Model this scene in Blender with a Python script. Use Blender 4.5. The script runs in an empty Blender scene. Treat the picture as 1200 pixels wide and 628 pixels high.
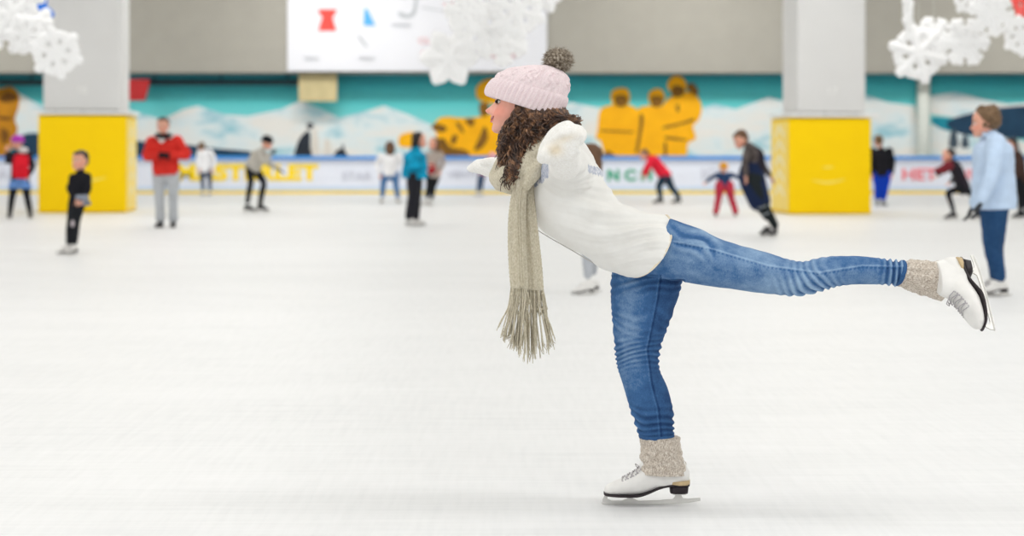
import bpy, math, random
import numpy as np
from mathutils import Vector, Matrix, noise
random.seed(7); np.random.seed(7)
SC = bpy.context.scene; COL = SC.collection
F = 2000.0; CH = 1.2026; HY = 175.0; D0 = 5.70          # focal length in px, eye height, horizon row, skater distance

# ------------------------------------------------------------------ basics
def W(px, py, d):                                         # a photo point at a distance -> world
    return Vector(((px-600)*d/F, d, CH+(HY-py)*d/F))
def M0(px, py, dy=0.0): return W(px, py, D0+dy)
def lin(c):
    c = c/255.0
    return c/12.92 if c <= .04045 else ((c+.055)/1.055)**2.4
def rgb(r, g, b): return (lin(r), lin(g), lin(b), 1)
def tag(o, label=None, cat=None, group=None, kind=None):
    if label: o['label'] = label
    if cat: o['category'] = cat
    if group: o['group'] = group
    if kind: o['kind'] = kind
    return o
def empty(name, loc=(0,0,0)):
    o = bpy.data.objects.new(name, None); COL.objects.link(o); o.location = loc; o.empty_display_size = .2; return o
def link(name, me, mat=None, parent=None):
    o = bpy.data.objects.new(name, me); COL.objects.link(o)
    if mat is not None and not me.materials: me.materials.append(mat)
    if parent is not None:
        o.parent = parent; o.matrix_parent_inverse = wm(parent).inverted()
    return o
def wm(o):
    m = o.matrix_basis.copy()
    if o.parent is not None: m = wm(o.parent) @ o.matrix_parent_inverse @ m
    return m
def mesh(name, vs, fs, smooth=True):
    me = bpy.data.meshes.new(name); me.from_pydata([tuple(v) for v in vs], [], fs); me.update()
    if smooth: me.polygons.foreach_set('use_smooth', [True]*len(me.polygons))
    return me
class MB:                                                 # collects pieces for one mesh
    def __init__(s): s.v = []; s.f = []
    def add(s, vf, xf=None):
        v, f = vf; n = len(s.v)
        s.v += [(xf @ Vector(p)) if xf else Vector(p) for p in v]; s.f += [tuple(i+n for i in q) for q in f]; return s
    def build(s, name, mat, parent=None, smooth=True):
        return link(name, mesh(name, s.v, s.f, smooth), mat, parent)

# ------------------------------------------------------------------ materials
def newmat(name):
    m = bpy.data.materials.new(name); m.use_nodes = True; nt = m.node_tree
    return m, nt, nt.nodes['Principled BSDF']
def N(nt, t, **kw):
    n = nt.nodes.new(t)
    for k, v in kw.items():
        if k in n.inputs.keys(): n.inputs[k].default_value = v
        else: setattr(n, k, v)
    return n
def ramp(nt, src, stops):
    r = nt.nodes.new('ShaderNodeValToRGB'); e = r.color_ramp.elements
    e[0].position, e[0].color = stops[0]; e[1].position, e[1].color = stops[-1]
    for p, c in stops[1:-1]:
        x = e.new(p); x.color = c
    nt.links.new(src, r.inputs[0]); return r.outputs[0]
def coords(nt, scale=(1,1,1), rot=(0,0,0)):
    tc = nt.nodes.new('ShaderNodeTexCoord'); mp = nt.nodes.new('ShaderNodeMapping')
    mp.inputs['Scale'].default_value = scale; mp.inputs['Rotation'].default_value = rot
    nt.links.new(tc.outputs['Object'], mp.inputs[0]); return mp.outputs[0]
_mc = {}
def mat(name, col, rough=.7, var=.08, nscale=30, bump=.0, bscale=200, metal=0, sheen=0, scale=(1,1,1), spec=.3):
    key = (name, col)
    if key in _mc: return _mc[key]
    m, nt, b = newmat(name); c = rgb(*col)
    n = N(nt, 'ShaderNodeTexNoise', Scale=nscale, Detail=4.0); nt.links.new(coords(nt, scale), n.inputs['Vector'])
    lo = tuple(x*(1-var) for x in c[:3])+(1,); hi = tuple(min(1, x*(1+var)) for x in c[:3])+(1,)
    nt.links.new(ramp(nt, n.outputs['Fac'], [(.3, lo), (.7, hi)]), b.inputs['Base Color'])
    b.inputs['Roughness'].default_value = rough; b.inputs['Metallic'].default_value = metal
    b.inputs['Specular IOR Level'].default_value = spec
    if sheen: b.inputs['Sheen Weight'].default_value = sheen; b.inputs['Sheen Roughness'].default_value = .5
    if bump:
        n2 = N(nt, 'ShaderNodeTexNoise', Scale=bscale, Detail=3.0); nt.links.new(coords(nt), n2.inputs['Vector'])
        bp = N(nt, 'ShaderNodeBump', Strength=bump, Distance=.002); nt.links.new(n2.outputs['Fac'], bp.inputs['Height'])
        nt.links.new(bp.outputs[0], b.inputs['Normal'])
    _mc[key] = m; return m

# ------------------------------------------------------------------ shape makers
def catmull(P, sub):
    P = np.asarray(P, float); n = len(P)
    if n < 3:
        t = np.linspace(0, 1, sub+1)[:, None]; return P[0]*(1-t)+P[-1]*t
    out = []
    E = np.vstack([2*P[0]-P[1], P, 2*P[-1]-P[-2]])
    for i in range(n-1):
        p0, p1, p2, p3 = E[i:i+4]
        for k in range(sub):
            t = k/sub
            out.append(.5*((2*p1)+(-p0+p2)*t+(2*p0-5*p1+4*p2-p3)*t*t+(-p0+3*p1-3*p2+p3)*t**3))
    out.append(P[-1]); return np.array(out)
def grid_faces(nr, nc, closed=True):
    f = []
    for i in range(nr-1):
        for j in range(nc if closed else nc-1):
            a = i*nc+j; b = i*nc+(j+1) % nc; f.append((a, b, b+nc, a+nc))
    return f
def loft(rings, n=48, sub=6, lat=(0,1,0), cap=True, power=1.0, disp=None):
    """rings: (A, B, halfwidth[, bulge vector]) A and B end one diameter, lat is the other axis"""
    R = []
    for r in rings:
        bl = r[3] if len(r) > 3 else (0,0,0)
        R.append(list(r[0])+list(r[1])+[r[2]]+list(bl))
    R = catmull(R, sub); lat = np.array(lat, float); th = np.arange(n)/n*2*math.pi
    c = np.cos(th); s = np.sin(th)
    if power != 1: c = np.sign(c)*abs(c)**power; s = np.sign(s)*abs(s)**power
    V = []
    for i, r in enumerate(R):
        A, B, w, bl = r[:3], r[3:6], r[6], r[7:10]
        C = (A+B)/2; h = (A-B)/2
        ring = C+np.outer(c, h)+np.outer(s*w, lat)+np.outer(np.clip(-s, 0, 1), bl)
        if disp:
            dd = disp(i/(len(R)-1), th); nn = ring-C; nn /= (np.linalg.norm(nn, axis=1)[:, None]+1e-9); ring = ring+nn*np.asarray(dd)[:, None]
        V.append(ring)
    V = np.vstack(V); f = grid_faces(len(R), n)
    if cap:
        f.append(tuple(range(n-1, -1, -1))); k = (len(R)-1)*n; f.append(tuple(range(k, k+n)))
    return [Vector(v) for v in V], f
def tube(pts, rad, side=None, n=14, sub=4, ends=True, flat=False):
    """tapering tube with round ends; rad entries r or (a, b), a along side"""
    P = [list(p) for p in pts]; R = [(r, r) if not isinstance(r, tuple) else r for r in rad]
    Q = catmull([p+list(r) for p, r in zip(P, R)], sub); C = Q[:, :3]; AB = np.maximum(Q[:, 3:], 1e-5)
    T = np.gradient(C, axis=0); T /= np.linalg.norm(T, axis=1)[:, None]+1e-12
    if side is None:
        side = Vector((0,1,0)) if abs(T[0][1]) < .8 else Vector((1,0,0))
    s = np.array(side, float); V = []; th = np.arange(n)/n*2*math.pi; frames = []
    for i in range(len(C)):
        s2 = s-T[i]*np.dot(s, T[i]); s2 /= np.linalg.norm(s2)+1e-12; u = np.cross(T[i], s2); frames.append((s2, u))
        if side is None: s = s2
    def ring(c, fr, a, b): return c+np.outer(np.cos(th)*a, fr[0])+np.outer(np.sin(th)*b, fr[1])
    if ends:
        for k in (0, 1, 2):
            ph = (k+.3)/3*math.pi/2; m = min(AB[0]); V.append(ring(C[0]-T[0]*m*math.cos(ph), frames[0], AB[0][0]*math.sin(ph), AB[0][1]*math.sin(ph)))
    for i in range(len(C)): V.append(ring(C[i], frames[i], *AB[i]))
    if ends and not flat:
        for k in (2, 1, 0):
            ph = (k+.3)/3*math.pi/2; m = min(AB[-1]); V.append(ring(C[-1]+T[-1]*m*math.cos(ph), frames[-1], AB[-1][0]*math.sin(ph), AB[-1][1]*math.sin(ph)))
    nr = len(V); V = np.vstack(V); f = grid_faces(nr, n); f.append(tuple(range(n-1, -1, -1))); f.append(tuple(range((nr-1)*n, nr*n)))
    return [Vector(v) for v in V], f
def ell(c, r, rot=None, n=16, m=10):
    c = Vector(c); V = []; rot = rot or Matrix.Identity(3)
    for i in range(m):
        ph = math.pi*(i+.35)/(m-.3)
        for j in range(n):
            th = 2*math.pi*j/n
            V.append(c+rot @ Vector((r[0]*math.sin(ph)*math.cos(th), r[1]*math.sin(ph)*math.sin(th), r[2]*math.cos(ph))))
    f = [tuple(reversed(q)) for q in grid_faces(m, n)]; f.append(tuple(range(n))); f.append(tuple(range(m*n-1, (m-1)*n-1, -1)))
    return V, f
def box(c, s):
    x, y, z = c; a, b, d = s[0]/2, s[1]/2, s[2]/2
    v = [Vector((x+i*a, y+j*b, z+k*d)) for i in (-1,1) for j in (-1,1) for k in (-1,1)]
    return v, [(0,1,3,2),(4,6,7,5),(0,4,5,1),(2,3,7,6),(0,2,6,4),(1,5,7,3)]
def slab(poly, y0, y1, xf=None):
    """closed outline of (x, z) extruded from depth y0 to y1"""
    a = sum(poly[i][0]*poly[(i+1) % len(poly)][1]-poly[(i+1) % len(poly)][0]*poly[i][1] for i in range(len(poly)))
    if a < 0: poly = poly[::-1]
    n = len(poly); v = [Vector((p[0], y0, p[1])) for p in poly]+[Vector((p[0], y1, p[1])) for p in poly]
    f = [tuple(range(n)), tuple(range(2*n-1, n-1, -1))]+[(i, n+i, n+(i+1) % n, (i+1) % n) for i in range(n)]
    return v, f
def smooth_poly(pts, sub=5):
    P = [list(map(float, p)) for p in pts]; n = len(P); out = []
    for i in range(n):
        p0, p1, p2, p3 = [np.array(P[(i+k-1) % n]) for k in range(4)]
        for k in range(sub):
            t = k/sub; out.append(tuple(.5*((2*p1)+(-p0+p2)*t+(2*p0-5*p1+4*p2-p3)*t*t+(-p0+3*p1-3*p2+p3)*t**3)))
    return out
def bevel(o, w, seg=2, ang=40):
    b = o.modifiers.new('bevel', 'BEVEL'); b.width = w; b.segments = seg; b.limit_method = 'ANGLE'; b.angle_limit = math.radians(ang); return o
def remesh(pieces, voxel, smooth=4, factor=.5, fn=None, name='m'):
    b = MB()
    for p in pieces: b.add(p)
    me = mesh(name, b.v, b.f); o = bpy.data.objects.new('tmp', me); COL.objects.link(o)
    r = o.modifiers.new('r', 'REMESH'); r.mode = 'VOXEL'; r.voxel_size = voxel; r.use_smooth_shade = True
    if smooth:
        s = o.modifiers.new('s', 'SMOOTH'); s.factor = factor; s.iterations = smooth
    dg = bpy.context.evaluated_depsgraph_get(); dg.update()
    out = bpy.data.meshes.new_from_object(o.evaluated_get(dg)); bpy.data.objects.remove(o); bpy.data.meshes.remove(me)
    out.name = name
    if fn:
        n = len(out.vertices); co = np.empty(n*3); no = np.empty(n*3)
        out.vertices.foreach_get('co', co); out.vertices.foreach_get('normal', no)
        co = co.reshape(-1, 3); no = no.reshape(-1, 3); co2 = fn(co, no); out.vertices.foreach_set('co', co2.ravel()); out.update()
    out.polygons.foreach_set('use_smooth', [True]*len(out.polygons))
    return out
def blob(name, pieces, mt, parent, voxel=.008, smooth=4, fn=None):
    return link(name, remesh(pieces, voxel, smooth, fn=fn, name=name), mt, parent)
def attr(me, name, vals):
    a = me.attributes.new(name, 'FLOAT', 'POINT'); a.data.foreach_set('value', np.asarray(vals, dtype=np.float32))
def cos_of(me):
    n = len(me.vertices); co = np.empty(n*3); me.vertices.foreach_get('co', co); return co.reshape(-1, 3)
def topix(co):
    return 600+co[:, 0]*F/co[:, 1], HY-(co[:, 2]-CH)*F/co[:, 1]
def nz(co, sx, sy, sz, seed=0):
    return np.array([noise.noise(Vector((c[0]*sx+seed, c[1]*sy+seed*2, c[2]*sz-seed))) for c in co])
def g(x, c, s): return np.exp(-((x-c)/s)**2)

# ------------------------------------------------------------------ heads, hands, skates
def head_piece(f=1.0, hi=False, nose=1.0):
    """local: x sideways, y forward, z up; chin at -.108, crown at .108"""
    Z  = [-.1075,-.104,-.096,-.085,-.075,-.062,-.045,-.02,0,.03,.055,.075,.092,.103,.108]
    FR = [.084,.094,.1005,.100,.0990,.1010,.1015,.094,.0915,.0900,.086,.075,.055,.030,.008]
    BK = [.050,.030,.005,-.020,-.045,-.062,-.075,-.088,-.095,-.100,-.097,-.086,-.066,-.036,-.008]
    WD = [.014,.026,.036,.046,.053,.060,.066,.071,.074,.076,.073,.065,.050,.028,.008]
    n = 72 if hi else 36; m = 100 if hi else 44
    zs = np.interp(np.linspace(0, 1, m), np.linspace(0, 1, len(Z)), Z)
    th = np.arange(n)/n*2*math.pi; V = []
    for z in zs:
        fr, bk, w = (np.interp(z, Z, q) for q in (FR, BK, WD))
        c, h = (fr+bk)/2, (fr-bk)/2
        s = np.sin(th); cc = np.cos(th)
        x = w*np.sign(s)*abs(s)**.92; y = c+h*np.sign(cc)*abs(cc)**.88
        fm = np.clip(cc*2, 0, 1)
        ridge = np.interp(z, [-.047,-.0425,-.034,-.028,-.006,.004], [0,.016,.030,.027,.004,0])*nose
        sg = np.interp(z, [-.045,-.034,-.02,0], [.015,.0115,.008,.007])
        y = y+fm*ridge*np.exp(-(x/sg)**2)
        y = y+fm*(-.010*g(abs(x), .031, .013)*g(z, -.001, .010)+.006*g(abs(x), .040, .017)*g(z, -.044, .018)+.004*g(abs(x), .028, .02)*g(z, .014, .006))
        y = y+fm*(.004*g(z, -.0545, .0035)+.0045*g(z, -.0665, .004)-.004*g(z, -.0605, .0022))*g(x, 0, .022)
        y = y-fm*.003*g(z, -.077, .005)*g(x, 0, .02)
        V += [Vector((a*f, b*f, z*f)) for a, b in zip(x, y)]
    fs = grid_faces(m, n); fs.append(tuple(range(n-1, -1, -1))); fs.append(tuple(range((m-1)*n, m*n)))
    return V, [tuple(q) for q in fs]
def frame_mat(org, fwd, up):
    y = Vector(fwd).normalized(); z = Vector(up); z = (z-y*z.dot(y)).normalized(); x = y.cross(z)
    m = Matrix((x, y, z)).transposed().to_4x4(); m.translation = Vector(org); return m
def face_dir(phi, pitch=0, roll=0):
    """phi 0 looks at the camera, 90 towards photo left, 180 away"""
    a = math.radians(phi); p = math.radians(pitch)
    f = Vector((-math.sin(a)*math.cos(p), -math.cos(a)*math.cos(p), math.sin(p)))
    return f
def xf_piece(p, m): return [m @ v for v in p[0]], p[1]
def hand_pieces(wrist, d, palmn, s=1.0, curl=.5, flip=1, thick=1.0):
    """palm and five bent fingers; d = finger direction, palmn = direction the palm faces"""
    d = Vector(d).normalized(); nrm = Vector(palmn); nrm = (nrm-d*nrm.dot(d)).normalized(); sd = d.cross(nrm)*flip
    w = Vector(wrist); out = [tube([w, w+d*.035*s, w+d*.085*s], [(.024*s, .018*s), (.036*s, .016*s), (.038*s, .014*s)], side=sd)]
    for k, (o, L) in enumerate(((-.028, .058), (-.009, .068), (.010, .064), (.028, .050))):
        p = w+d*.082*s+sd*o*s; r = .0082*s*thick; pts = [p-d*.02*s]; dd = d.copy()
        for j, seg in enumerate((.42, .32, .26)):
            pts.append(p.copy()); p = p+dd*L*seg*s; dd = (dd+nrm*curl*.55).normalized()
        pts.append(p); out.append(tube(pts, [r, r, r*.95, r*.9, r*.8], n=8, sub=2))
    t0 = w+d*.03*s-sd*.028*s; t1 = t0+(d*.6-sd*.75+nrm*.2).normalized()*.032*s; t2 = t1+(d*.9-sd*.2+nrm*.4*curl).normalized()*.03*s
    out.append(tube([t0, t1, t2], [.011*s*thick, .0095*s*thick, .0085*s*thick], n=8, sub=3)); return out

SK = 350.9                                               # skate drawn from photo pixels, local x to the toe, z up
def sk(px, py): return ((758-px)/SK, (597-py)/SK)
def S3(px, py, y=0): a = sk(px, py); return Vector((a[0], y, a[1]))
def skate_meshes(hi=True):
    st = [(707.6,583,578,.010),(710,584.4,574.5,.022),(716,585,571,.033),(727,585,566.4,.041),(740,585,560.5,.042),(752,584,553,.038),(764,580.5,549,.033),(776,576,548,.031),(790,573,548,.032),(802,571.5,550,.030),(808.5,571,556,.018)]
    foot = loft([(S3(x, b), S3(x, t), w) for x, b, t, w in st], n=32, sub=4, power=.85)
    shaft = loft([(S3(753, 575), S3(808, 573), .028), (S3(749, 562), S3(808.5, 563), .033), (S3(748.5, 552), S3(806, 552), .037), (S3(753, 543), S3(801, 542), .036)], n=32, sub=4)
    vx = .0028 if hi else .006
    def ripple(co, no):
        return co+no*(.0006*nz(co, 40, 40, 40, 3))[:, None]
    boot = remesh([foot, shaft], vx, 5 if hi else 3, fn=ripple if hi else None, name='boot')
    # sole edge: follows the underside
    sl = [(706.8,584.6,.012),(710,585.6,.026),(718,586.2,.036),(728,586.2,.043),(740,586.2,.044),(750,585.6,.040),(760,582.6,.034),(772,577.6,.031),(785,574.4,.032),(800,574.2,.032),(808,574,.024)]
    b = MB(); b.add(loft([(S3(x, z+.4), S3(x, z-2.6), w+.001) for x, z, w in sl], n=24, sub=4, power=.45)); sole = mesh('sole', b.v, b.f)
    b = MB(); b.add(loft([(S3(784.5,574.6), S3(807.5,574.6), .030), (S3(785.5,583), S3(806.6,583), .028)], n=32, sub=3, power=.6)); heel = mesh('heel', b.v, b.f)
    b = MB(); b.add(loft([(S3(783.5,573.2), S3(809.2,572.4), .0335), (S3(783.8,569.2), S3(809.2,567.2), .0335)], n=32, sub=3, power=.7)); welt = mesh('heel_welt', b.v, b.f)
    top = [(821.5,589),(806,590),(801,589.5),(799,586),(800.5,583),(789.5,583),(792,587),(789,590.5),(770,592),(748,592.5),(742,590),(741,586),(732,586),(735,590),(728,592.5),(716,592.5),(711,590.5),(712,586),(708,586),(705,591)]
    bot = [(704.6,595.5),(706.5,596.6),(709,595.8),(711,597),(730,596.9),(760,597),(790,596.2),(808,595.2),(821.5,592.6)]
    pl = [sk(*q) for q in top+bot]
    b = MB(); b.add(slab(pl, -.0022, .0022)); 
    b.add(tube([S3(705,595.4), S3(735,595.4), S3(765,595.6), S3(795,594.6), S3(820,591.8)], [.0034]*5, n=8, sub=2))
    for x0, x1, y in ((728,747,586.8), (788,804,583.4)): b.add(box(((sk((x0+x1)/2,0)[0]), 0, sk(0, y)[1]), ((x1-x0)/SK, .05, .0035)))
    blade = mesh('blade', b.v, b.f, False)
    b = MB(); k = 8
    lp = catmull([list(S3(*q)) for q in ((728,565.6),(736,561.6),(744,557),(750,551.5))], 8)
    for i in range(k):
        c = Vector(lp[min(len(lp)-1, int((i+.5)/k*(len(lp)-1)))]); z = c+Vector((0,0,.002)); sd = 1 if i % 2 else -1
        t = Vector(lp[-1])-Vector(lp[0]); t.normalize()
        b.add(tube([z+Vector((0,-.026,-.008))-t*.004*sd, z+Vector((0,0,.0025)), z+Vector((0,.026,-.008))+t*.004*sd], [.0016]*3, n=6, sub=5))
        for s in (-1, 1): b.add(ell(z+Vector((0, s*.027, -.009)), (.003,.003,.003), n=8, m=5))
    t0 = Vector(lp[-2]); b.add(tube([t0, t0+Vector((.012,-.02,.006)), t0+Vector((.006,-.034,-.008)), t0+Vector((-.004,-.022,0))], [.0018]*4, n=6, sub=4))
    laces = mesh('laces', b.v, b.f)
    return dict(boot=boot, sole=sole, heel=heel, welt=welt, blade=blade, laces=laces)

# ------------------------------------------------------------------ materials used
m_ice = None
def make_ice():
    m, nt, b = newmat('rink_ice')
    n1 = N(nt, 'ShaderNodeTexNoise', Scale=1.0, Detail=8.0, Roughness=.65); nt.links.new(coords(nt, (.35, 1.1, 1)), n1.inputs['Vector'])
    n2 = N(nt, 'ShaderNodeTexNoise', Scale=3.0, Detail=6.0); nt.links.new(coords(nt, (.5, 9, 1), (0,0,.06)), n2.inputs['Vector'])
    n3 = N(nt, 'ShaderNodeTexNoise', Scale=4.0, Detail=6.0); nt.links.new(coords(nt, (9, .7, 1), (0,0,.5)), n3.inputs['Vector'])
    mx = N(nt, 'ShaderNodeMix', data_type='FLOAT'); mx.inputs[0].default_value = .5
    nt.links.new(n1.outputs['Fac'], mx.inputs[2]); nt.links.new(n2.outputs['Fac'], mx.inputs[3])
    mx2 = N(nt, 'ShaderNodeMix', data_type='FLOAT'); mx2.inputs[0].default_value = .3
    nt.links.new(mx.outputs[0], mx2.inputs[2]); nt.links.new(n3.outputs['Fac'], mx2.inputs[3])
    nt.links.new(ramp(nt, mx2.outputs[0], [(.33, (.73,.735,.735,1)), (.5, (.79,.793,.79,1)), (.66, (.83,.83,.83,1))]), b.inputs['Base Color'])
    nt.links.new(ramp(nt, mx2.outputs[0], [(.3, (.5,.5,.5,1)), (.7, (.4,.4,.4,1))]), b.inputs['Roughness'])
    b.inputs['IOR'].default_value = 1.31; b.inputs['Specular IOR Level'].default_value = .35
    bp = N(nt, 'ShaderNodeBump', Strength=.15, Distance=.004); nt.links.new(n2.outputs['Fac'], bp.inputs['Height']); nt.links.new(bp.outputs[0], b.inputs['Normal'])
    return m
def denim(name, base, dark, pale):
    m, nt, b = newmat(name)
    a = N(nt, 'ShaderNodeAttribute', attribute_name='fade_shade')
    n = N(nt, 'ShaderNodeTexNoise', Scale=22.0, Detail=7.0, Roughness=.7); nt.links.new(coords(nt), n.inputs['Vector'])
    n2 = N(nt, 'ShaderNodeTexNoise', Scale=420.0, Detail=2.0); nt.links.new(coords(nt, (1,1,.35)), n2.inputs['Vector'])
    ad = N(nt, 'ShaderNodeMath', operation='MULTIPLY_ADD'); nt.links.new(n.outputs['Fac'], ad.inputs[0]); ad.inputs[1].default_value = .55; nt.links.new(a.outputs['Fac'], ad.inputs[2])
    ad2 = N(nt, 'ShaderNodeMath', operation='MULTIPLY_ADD'); nt.links.new(n2.outputs['Fac'], ad2.inputs[0]); ad2.inputs[1].default_value = .3; nt.links.new(ad.outputs[0], ad2.inputs[2])
    nt.links.new(ramp(nt, ad2.outputs[0], [(.2, rgb(*dark)), (.55, rgb(*base)), (1.0, rgb(*pale))]), b.inputs['Base Color'])
    b.inputs['Roughness'].default_value = .85; b.inputs['Specular IOR Level'].default_value = .15
    bp = N(nt, 'ShaderNodeBump', Strength=.25, Distance=.001); nt.links.new(n2.outputs['Fac'], bp.inputs['Height']); nt.links.new(bp.outputs[0], b.inputs['Normal'])
    return m
def skin_mat(name, col, lips=(206,112,104), blush=(235,130,110)):
    m, nt, b = newmat(name)
    n = N(nt, 'ShaderNodeTexNoise', Scale=60.0, Detail=3.0); nt.links.new(coords(nt), n.inputs['Vector'])
    c = rgb(*col); lo = (c[0]*.94, c[1]*.9, c[2]*.88, 1)
    base = ramp(nt, n.outputs['Fac'], [(.3, lo), (.7, c)])
    def mixin(src, attrname, colr):
        a = N(nt, 'ShaderNodeAttribute', attribute_name=attrname); mx = N(nt, 'ShaderNodeMix', data_type='RGBA')
        nt.links.new(a.outputs['Fac'], mx.inputs[0]); nt.links.new(src, mx.inputs[6]); mx.inputs[7].default_value = rgb(*colr); return mx.outputs[2]
    base = mixin(base, 'blush', blush); base = mixin(base, 'lips', lips)
    nt.links.new(base, b.inputs['Base Color']); b.inputs['Roughness'].default_value = .5; b.inputs['Subsurface Weight'].default_value = .08
    b.inputs['Subsurface Radius'].default_value = (.01,.004,.002)
    return m
def knit(name, c1, c2, c3, sc=260, bump=.6, rough=.9, stretch=(1,1,1), attrname=None):
    m, nt, b = newmat(name)
    n = N(nt, 'ShaderNodeTexNoise', Scale=float(sc), Detail=3.0, Roughness=.7); nt.links.new(coords(nt, stretch), n.inputs['Vector'])
    nt.links.new(ramp(nt, n.outputs['Fac'], [(.34, rgb(*c1)), (.5, rgb(*c2)), (.66, rgb(*c3))]), b.inputs['Base Color'])
    b.inputs['Roughness'].default_value = rough; b.inputs['Specular IOR Level'].default_value = .1
    b.inputs['Sheen Weight'].default_value = .15
    v = N(nt, 'ShaderNodeTexVoronoi', Scale=float(sc)*.8); nt.links.new(coords(nt, stretch), v.inputs['Vector'])
    bp = N(nt, 'ShaderNodeBump', Strength=bump, Distance=.0015); nt.links.new(v.outputs['Distance'], bp.inputs['Height']); nt.links.new(bp.outputs[0], b.inputs['Normal'])
    return m
m_skin = skin_mat('skin', (240,182,162)); m_white_leather = mat('white_leather', (232,230,226), rough=.42, var=.04, nscale=25, bump=.15, bscale=150, spec=.4)
m_black_sole = mat('black_sole', (42,34,38), rough=.45); m_welt = mat('tan_leather_welt', (196,172,132), rough=.5, nscale=80, var=.15)
m_steel = mat('polished_steel', (214,212,207), rough=.35, metal=.3, var=.05, spec=.5)
m_whitelace = mat('grey_white_lace', (186,182,184), rough=.8, nscale=200, var=.2)
m_black_leather = mat('black_leather', (34,34,38), rough=.5)
m_eyewhite = mat('eye_white', (235,230,226), rough=.3); m_pupil = mat('dark_iris', (40,28,24), rough=.2)
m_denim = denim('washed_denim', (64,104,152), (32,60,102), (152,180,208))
SKM = skate_meshes(True); SKL = skate_meshes(False)
def add_skate(parent, M, boot_mat, hi=True, s=1.0, sole=m_black_sole, lace=m_whitelace):
    K = SKM if hi else SKL; M = M @ Matrix.Scale(s, 4)
    def put(name, me, mt, par):
        o = bpy.data.objects.new(name, me); COL.objects.link(o)
        if not me.materials: me.materials.append(mt)
        o.material_slots[0].link = 'OBJECT'; o.material_slots[0].material = mt
        o.parent = par; o.matrix_parent_inverse = wm(par).inverted(); o.matrix_basis = M; return o
    bt = put('ice_skate', K['boot'], boot_mat, parent)
    put('sole', K['sole'], sole, bt); put('heel', K['heel'], sole, bt); put('blade', K['blade'], m_steel, bt)
    if hi: put('heel_welt', K['welt'], m_welt, bt)
    put('laces', K['laces'], lace, bt); return bt

# ================================================================== THE SETTING
m_ice = make_ice()
def structure(name, vf, mt, smooth=False):
    b = MB(); b.add(vf); o = b.build(name, mt, None, smooth); o['kind'] = 'structure'; return o
BD = 46.0; MD = 48.7; BK = 47.5                          # boards, mural wall, bulkhead face
ice = structure('floor', ([(-24,-6,0),(24,-6,0),(24,52,0),(-24,52,0)], [(0,1,2,3)]), m_ice)
m_wall = mat('painted_plaster_wall', (186,183,176), rough=.85, var=.02, nscale=3, bump=.1)
structure('wall_back', box((0, MD+.15, 3.35), (48, .2, 6.7)), m_wall)
structure('wall_left', box((-24.1, 23, 3.35), (.2, 58, 6.7)), mat('pale_side_wall', (214,212,206), rough=.85))
structure('wall_right', box((24.1, 23, 3.35), (.2, 58, 6.7)), mat('pale_side_wall', (214,212,206), rough=.85))
structure('ceiling', box((0, 23, 6.8), (48.4, 58, .2)), mat('white_ceiling', (225,225,222), rough=.9))
zb = CH+(HY-85)*BK/F
m_bulk = mat('grey_bulkhead_paint', (158,155,146), rough=.85, var=.03, nscale=2.0)
structure('wall_bulkhead', box((0, (BK+MD)/2+.02, (zb+6.7)/2), (48, MD-BK, 6.7-zb)), m_bulk)['label'] = 'grey bulkhead above the mural'
for x, w in ((-12.9, .04), (8.2, .04), (14.9,.04)):      # panel joints on the bulkhead
    o = structure('trim_2', box((x, BK-.005, (zb+6.7)/2), (w, .012, 6.7-zb)), mat('joint_grey', (160,158,150)))

# ---- mural
def mp(px, py, off=0.0): d = MD+.04-off; p = W(px, py, d); return (p.x, p.z)
mural = MB()
x0, z0 = mp(-380, 240); x1, z1 = mp(1580, 60)
mural.add(box(((x0+x1)/2, MD+.02, (z0+z1)/2), (x1-x0, .03, z1-z0)))
mm, nt, b = newmat('mural_sky_paint_shaded_top')
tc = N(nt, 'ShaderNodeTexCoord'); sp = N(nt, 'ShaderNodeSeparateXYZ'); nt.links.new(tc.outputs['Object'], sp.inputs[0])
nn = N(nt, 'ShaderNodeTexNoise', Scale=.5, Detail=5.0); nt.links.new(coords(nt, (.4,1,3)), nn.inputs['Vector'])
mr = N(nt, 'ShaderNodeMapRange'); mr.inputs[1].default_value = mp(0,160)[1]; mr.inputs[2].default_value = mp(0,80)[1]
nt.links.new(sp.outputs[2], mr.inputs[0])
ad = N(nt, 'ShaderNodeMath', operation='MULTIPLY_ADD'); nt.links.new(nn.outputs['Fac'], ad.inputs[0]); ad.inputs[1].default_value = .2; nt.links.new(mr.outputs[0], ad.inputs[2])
nt.links.new(ramp(nt, ad.outputs[0], [(.2, rgb(135,218,216)), (.6, rgb(92,202,204)), (.85, rgb(60,176,186)), (1.05, rgb(34,136,152))]), b.inputs['Base Color']); b.inputs['Roughness'].default_value = .8  # sky teal; the darkest top also paints in shade from the bulkhead
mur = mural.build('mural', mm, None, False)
tag(mur, 'long painted wall mural of teal sky, snowy mountains and figures in orange', 'mural')
def paint(name, polys, mt, off, smooth=True):
    for p in polys:
        q = smooth_poly(p) if smooth else p
        MB().add(slab([mp(*k, off) for k in q], MD-off*1-.004, MD+.006)).build(name, mt, mur, False)
m_snow = newmat('painted_snow'); mm2, nt, b = m_snow
n = N(nt, 'ShaderNodeTexNoise', Scale=.9, Detail=6.0, Roughness=.6); nt.links.new(coords(nt, (.7,1,1.6)), n.inputs['Vector'])
nt.links.new(ramp(nt, n.outputs['Fac'], [(.36, rgb(150,200,212)), (.47, rgb(220,232,234)), (.62, rgb(232,230,224))]), b.inputs['Base Color']); b.inputs['Roughness'].default_value = .85
m_snow = mm2
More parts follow.
